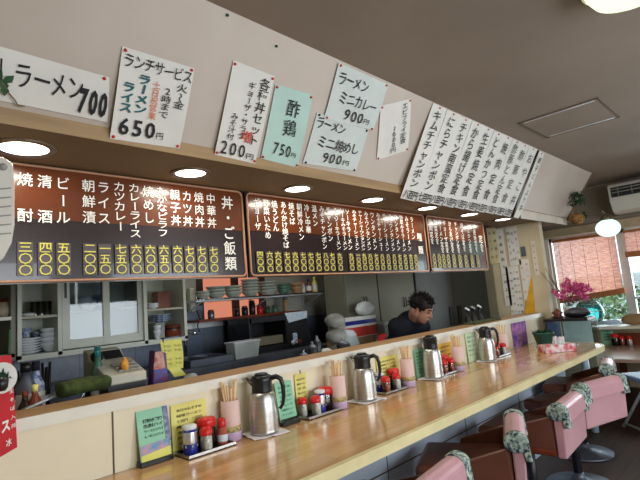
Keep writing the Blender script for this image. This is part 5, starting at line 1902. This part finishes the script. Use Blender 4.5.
# picture package + yellow notes hanging from cabinet
p = ay(159, 380, 2.2)
t = thing('printed_package', 'colourful printed snack package behind the ledge', 'package', (p.x, 2.2, BN))
px0, px1 = ay(150, 365, 2.2).x, ay(168, 365, 2.2).x
zt2 = ay(155, 350, 2.2).z
MB().prism([(px0, 2.19, BN), (px1, 2.19, BN), (px1 - .01, 2.19, zt2 - .02), (px0 + .02, 2.19, zt2)], (0, .06, 0)).build('packet', mat('printed_foil', (110, 30, 60), .4, rgb2=(60, 70, 150), scale=40), t, bevel=.006)
MB().prism([(px0 + .01, 2.186, zt2 - .09), (px0 + .07, 2.186, zt2 - .09), (px0 + .06, 2.186, zt2 - .01), (px0 + .022, 2.186, zt2 - .008)], (0, .005, 0)).build('figure_patch', mat('pale_print', (210, 170, 150), .5, rgb2=(170, 60, 60), scale=40), t)
NY = 2.26
for k, (c1, c2, c3, c4, lb) in enumerate((((160, 341), (181, 339), (183, 368), (163, 370), 'yellow memo sheets hanging below the right end of the cabinet'), ((166, 367), (176, 365), (186, 375), (174, 377), 'small yellow memo slip curling below the larger memo'))):
    t = thing('memo_sheet', lb, 'memo', ay(170, 355 + 16 * k, NY - .01 * k), group='yellow memos')
    sh = Sheet(*[ay(c[0], c[1], NY - .02 * k) for c in (c1, c2, c3, c4)])
    mb = MB()
    sh.slab(mb, .002, .01, 2, 6)
    mb.build('sheet', M['yellow'], t)
    mb = MB()
    if k == 0:
        for u in (.25, .75):
            for v in (.2, .35, .65, .8):
                row(mb, sh, 'ラーメン', u - .18, u + .18, v, .014, d=.014, off=.004)
        mb.build('lettering', M['ink'], t)
tag(MB().tube([ay(161, 338.5, NY), Vector((ay(182, 338, NY).x, NY, ay(161, 338.5, NY).z))], .004).tube([ay(163, 339, NY), Vector((ay(163, 339, NY).x, NY, BN))], .004).build('memo_stand', M['darksteel']), 'thin wire stand holding the yellow memos upright', 'stand')
# white crumple to the right of memo
p = ay(190, 372, 2.25)
p.z = BN
tag(MB().sph(p + Vector((0, 0, .05)), .05, (1.0, .8, 1), 14, 8, .12).build('crumpled_wrapper', M['bag']), 'small crumpled white wrapper right of the yellow memos', 'wrapper')
# red banner
bq = [ay(-12, 357, 1.74), ay(11, 355, 1.74), ay(17, 447, 1.74), ay(-12, 464, 1.74)]
t = thing('red_banner', 'red hanging banner with white lettering at the far left', 'banner', bq[3])
sh = Sheet(*bq)
mb = MB()
sh.slab(mb, .003, .004, 3, 6)
mb.build('cloth', M['redcloth'], t)
mb = MB()
cc = ay(2, 378, 1.728)
ring = [cc + Vector((.040 * math.cos(a_), 0, .046 * math.sin(a_))) for a_ in [2 * PI * k / 24 for k in range(24)]]
mb.prism(ring, (0, -.001, 0)).build('white_disc', M['paper'], t)
mb = MB()
for k in range(24):
    a_ = random.uniform(0, 6.28)
    mb.leaf(cc + Vector((.02 * math.cos(a_) * random.random(), -.003, .02 * math.sin(a_) * random.random())), (random.uniform(-1, 1), -.1, random.uniform(-1, 1)), .022, .012)
mb.build('leaf_emblem', M['leafdark'], t)
mb = MB()
col(mb, sh, '生そば入荷', .90, .34, .80, .012, d=.008, off=.01)
put(mb, sh, 'ス', .62, .72, .30, .12, d=.008, off=.04)
put(mb, sh, '冰', .70, .90, .18, .07, d=.008, off=.02)
mb.build('lettering', M['menuwhite'], t)
mb = MB().tube([ay(10, 330, 1.745), ay(9, 350, 1.745), ay(9, 358, 1.745)], .004)
mb.build('hanging_cord', M['leafdark'], t)
tag(MB().lathe([(.012, 0), (.018, .01), (.02, .03), (.01, .04)], ay(1, 391, 1.70), 14).build('black_clip', M['black']), 'black round clip at the middle of the red banner edge', 'clip')
# ledge right end: mat and bottles
a, b = az(455, 325, LT), az(497, 319.5, LT)
tag(MB().b2((a.x, LB - .12, LT), (b.x, LB - .005, LT + .014)).build('folded_mat', M['greencloth'], bevel=.005), 'dark green folded mat on the far end of the ledge', 'mat')
for k, (px, h) in enumerate(((468, .17), (474, .19), (480.5, .20))):
    p = ay(px, 320, 2.10)
    p.z = BN
    t = thing('tap_handle', 'black pump bottle with pale tip behind the ledge, ' + ['left', 'middle', 'right'][k] + ' of three', 'pump bottle', p, group='pump bottles behind the ledge')
    MB().lathe([(.026, 0), (.028, .01), (.028, .14), (.014, .17), (.012, .17 + h * .3)], p, 16).build('body', M['black'], t)
    MB().box(p + Vector((-.012, -.01, .18 + h * .3)), (.06, .018, .018), (0, .4, 0)).build('nozzle', M['china'] if k != 1 else M['grey'], t, bevel=.004)

# ------------------------------------------------------------------ notices on the partition
NX = PX - .004


def notice(label, c, m, texts=(), ink='ink', name='wall_notice', mode='col', size=.034, off=.004, dd=0.0):
    pts = [ax(px, py, NX) for px, py in c]
    pts = [Vector((NX - dd, p.y, p.z)) for p in pts]
    # keep sides upright
    y0 = (pts[0].y + pts[3].y) / 2
    y1 = (pts[1].y + pts[2].y) / 2
    zt3 = (pts[0].z + pts[1].z) / 2
    zb3 = (pts[2].z + pts[3].z) / 2
    t = thing(name, label, 'notice', (NX - dd, (y0 + y1) / 2, zb3), group='notices on the partition')
    sh = Sheet((NX - dd, y0, zt3), (NX - dd, y1, zt3), (NX - dd, y1, zb3), (NX - dd, y0, zb3))
    mb = MB()
    sh.slab(mb, .0015)
    mb.build('sheet', m, t)
    if texts:
        mb = MB()
        for k, s_ in enumerate(texts):
            u = (k + .5) / len(texts)
            col(mb, sh, s_, 1 - u if mode == 'col' else u, .06, .94, size, d=.0028, off=off)
        mb.build('lettering', M[ink], t)
    return t, sh


notice('cream vertical notice hanging beside the third menu board', ((488, 226), (498, 228), (498.5, 264), (489, 263)), mat('cream_notice', (226, 214, 170), .6), ('定食各種', 'ライス付'), size=.03, dd=.004)
notice('tall white notice with vertical writing, left of the partition', ((500, 228), (507, 229), (508, 306), (501, 306)), M['paper'], ('営業時間十一時より',), dd=.002)
notice('white notice with dense vertical writing at the top of the partition', ((507.5, 226), (519, 228), (519.5, 266), (508, 265)), M['paper'], ('チャーハン', '冷しそば', '焼ビーフン'), size=.032, dd=.004)
notice('large white sheet with small print in the middle of the partition', ((508, 266), (521, 266), (522, 318), (509, 319)), M['paper'], ('お知らせ味自慢', 'ご案内申します', '予約承ります', 'お持ち帰り可'), size=.024, dd=.002)
notice('white sheet with small coloured pictures on the partition', ((521.5, 258), (531, 260), (532, 300), (522, 300)), M['paper'], ('祭りのご案内', '町内会'), 'inkorange', size=.024, dd=.004)
notice('narrow white slip at the right edge of the partition', ((532, 240), (537, 241), (538, 276), (533, 275)), M['paperold'], ('定休日月曜',), size=.016, dd=.002)
notice('small dark framed picture high on the partition', ((521, 246), (526, 247), (526, 257), (521, 256)), M['darksteel'], dd=.004)
t = thing('pennant', 'amber triangular pennant at the bottom right of the partition', 'pennant', ax(528, 320, NX))
A_, B_, C_ = ax(531.5, 275, NX - .007), ax(536, 322, NX - .007), ax(523, 322, NX - .007)
MB().prism([A_, B_, C_], (-.002, 0, 0)).build('cloth', M['cardorange'], t)

# ------------------------------------------------------------------ the cook
def capsule_chain(mb, pts, seg=14):
    for i in range(len(pts) - 1):
        (p0, r0), (p1, r1) = pts[i], pts[i + 1]
        mb.cyl(p0, p1, r0, r1, seg)
    for p, r in pts:
        mb.sph(p, r * .995, (1, 1, 1), seg, 8)
    return mb


def remesh(o, v, sm=4):
    r = o.modifiers.new('skin', 'REMESH')
    r.mode = 'VOXEL'
    r.voxel_size = v
    r.use_smooth_shade = True
    s = o.modifiers.new('smooth', 'SMOOTH')
    s.iterations = sm
    s.factor = .5
    return o


hc = ay(422, 310, 2.28)                     # head centre
neck = hc + Vector((.02, .095, -.075))
chest = neck + Vector((.09, .10, -.085))
pel = Vector((chest.x - .02, chest.y + .16, .72))
fwd = Vector((.10, -.84, -.42)).normalized()
sidev = fwd.cross(Vector((0, 0, 1))).normalized()
t = thing('person', 'cook in dark navy top bending over behind the ledge, looking down', 'person', (pel.x, pel.y, 0))
sh_l = chest + Vector((-.04, .02, .035)) - sidev * .19
sh_r = chest + Vector((-.04, .02, .035)) + sidev * .19
el_l = sh_l + Vector((-.03, -.02, -.24))
el_r = sh_r + Vector((.03, -.02, -.24))
wr_l = el_l + Vector((.06, -.20, -.0))
wr_r = el_r + Vector((-.06, -.20, -.0))
wr_l.z = wr_r.z = el_l.z + .06
hipl, hipr = pel - sidev * .09, pel + sidev * .09
kn_l, kn_r = Vector((hipl.x + .02, hipl.y - .06, .40)), Vector((hipr.x + .02, hipr.y - .06, .40))
an_l, an_r = Vector((hipl.x, hipl.y + .02, .085)), Vector((hipr.x, hipr.y + .02, .085))
b = MB()
capsule_chain(b, [(pel, .13), ((pel + chest) / 2, .125), (chest, .135), (neck, .062), (hc + Vector((-.03, .04, -.01)), .06)])
for s_, e_, w_, hp_, kn, an in ((sh_l, el_l, wr_l, hipl, kn_l, an_l), (sh_r, el_r, wr_r, hipr, kn_r, an_r)):
    capsule_chain(b, [(chest, .09), (s_, .062), (e_, .042), (w_, .028)])
    capsule_chain(b, [(hp_, .095), (kn, .058), (an, .040)])
    capsule_chain(b, [(an - Vector((0, 0, .045)), .038), (an + Vector((.06, -.12, -.05)), .032)])
    # hand: palm, four fingers, thumb
    hd = Vector((fwd.x, fwd.y, -.12)).normalized()
    hs = hd.cross(Vector((0, 0, 1))).normalized()
    sg = -1 if s_ is sh_l else 1
    palm = w_ + hd * .055
    b.box(palm, (.078, .085, .026), (0, 0, math.atan2(hd.y, hd.x) - PI / 2))
    for k in range(4):
        base = w_ + hd * .09 + hs * (k - 1.5) * .020
        ln_ = (.068, .078, .074, .058)[k]
        capsule_chain(b, [(base - hd * .02, .0105), (base + hd * ln_ * .45, .0095), (base + hd * ln_ * .8 + Vector((0, 0, -.014)), .0085), (base + hd * ln_ + Vector((0, 0, -.030)), .0075)], 8)
    capsule_chain(b, [(w_ + hd * .03 - hs * .03 * sg, .012), (w_ + hd * .06 - hs * .058 * sg, .011), (w_ + hd * .085 - hs * .062 * sg + Vector((0, 0, -.012)), .009)], 8)
# head with face, built along the look direction
upv = sidev.cross(fwd).normalized()


def H(a_, b_, c_):
    return hc + sidev * a_ + fwd * b_ + upv * c_


HM = Matrix((sidev, fwd, upv)).transposed()
for cc, r, sc in ((Vector((0, -.012, .03)), .094, (.82, 1.02, .98)), (Vector((0, .02, -.035)), .072, (.86, .92, 1.06)), (Vector((0, .045, -.082)), .030, (1.1, .9, .8))):
    bm0 = MB().sph((0, 0, 0), r, sc, 20, 12)
    for v in bm0.bm.verts:
        v.co = HM @ (v.co + cc) + hc
    tmp = bpy.data.meshes.new('tmp')
    bm0.bm.to_mesh(tmp)
    b.bm.from_mesh(tmp)
    bpy.data.meshes.remove(tmp)
capsule_chain(b, [(H(0, .080, .018), .009), (H(0, .098, -.018), .013), (H(0, .088, -.026), .012)], 10)
capsule_chain(b, [(H(-.035, .078, .030), .010), (H(.035, .078, .030), .010)], 8)
for s_ in (-1, 1):
    capsule_chain(b, [(H(s_ * .078, -.005, .02), .012), (H(s_ * .080, -.008, -.015), .009)], 8)
    b.sph(H(s_ * .012, .092, -.022), .009, (1, 1, 1), 8, 6)
capsule_chain(b, [(H(-.022, .080, -.052), .007), (H(.022, .080, -.052), .007)], 8)
capsule_chain(b, [(H(-.018, .078, -.062), .008), (H(.018, .078, -.062), .008)], 8)
body = remesh(b.build('body', M['skin'], t), .0062, 3)
# eyes, brows and lips
e = MB()
for s_ in (-1, 1):
    e.sph(H(s_ * .031, .079, .008), .0085, (1.4, .7, .6), 10, 8)
e.build('eye', M['ink'], t)
e = MB()
for s_ in (-1, 1):
    e.tube([H(s_ * .014, .090, .032), H(s_ * .032, .088, .038), H(s_ * .048, .078, .032)], .0045, 6)
e.build('eyebrow', M['hair'], t)
MB().tube([H(-.024, .084, -.056), H(0, .089, -.056), H(.024, .084, -.056)], .0035, 6).build('mouth', mat('lips', (140, 84, 76), .5), t)
h = MB()
for cc, r, sc in ((Vector((0, -.022, .048)), .100, (.90, 1.02, .92)),):
    bm0 = MB().sph((0, 0, 0), r, sc, 26, 16, .035)
    for v in bm0.bm.verts:
        v.co = HM @ (v.co + cc) + hc
    tmp = bpy.data.meshes.new('tmp')
    bm0.bm.to_mesh(tmp)
    h.bm.from_mesh(tmp)
    bpy.data.meshes.remove(tmp)
for k in range(420):
    u_, v_ = random.uniform(0, 2 * PI), random.uniform(-.25, 1)
    s_ = math.sqrt(max(0, 1 - v_ * v_))
    dloc = Vector((s_ * math.cos(u_), s_ * math.sin(u_), v_))
    if dloc.y > .55 and v_ < .35:
        continue
    pt = HM @ (Vector((dloc.x * .088, dloc.y * .100 - .022, dloc.z * .090 + .048))) + hc
    dd_ = HM @ Vector((dloc.x + random.uniform(-.8, .8), dloc.y + random.uniform(-.8, .8), dloc.z * .5 + random.uniform(-.8, .5)))
    h.leaf(pt, dd_, random.uniform(.02, .04), .009)
h.build('hair', M['hair'], t)
# clothing
j = MB()
capsule_chain(j, [(pel, .155), ((pel + chest) / 2, .160), (chest, .165), (neck + Vector((.005, .01, -.005)), .080)])
for s_, e_, w_ in ((sh_l, el_l, wr_l), (sh_r, el_r, wr_r)):
    capsule_chain(j, [(chest, .12), (s_, .082), (e_, .060), (w_.lerp(e_, .12), .042)])
remesh(j.build('jacket', M['navy'], t), .012, 6)
j = MB()
for hp_, kn, an in ((hipl, kn_l, an_l), (hipr, kn_r, an_r)):
    capsule_chain(j, [(pel, .135), (hp_, .115), (kn, .080), (an, .062)])
remesh(j.build('trousers', M['blackpaint'], t), .014, 4)
j = MB()
for an in (an_l, an_r):
    capsule_chain(j, [(an - Vector((0, 0, .035)), .048), (an + Vector((.065, -.13, -.045)), .038)])
remesh(j.build('shoes', M['black'], t), .010, 3)
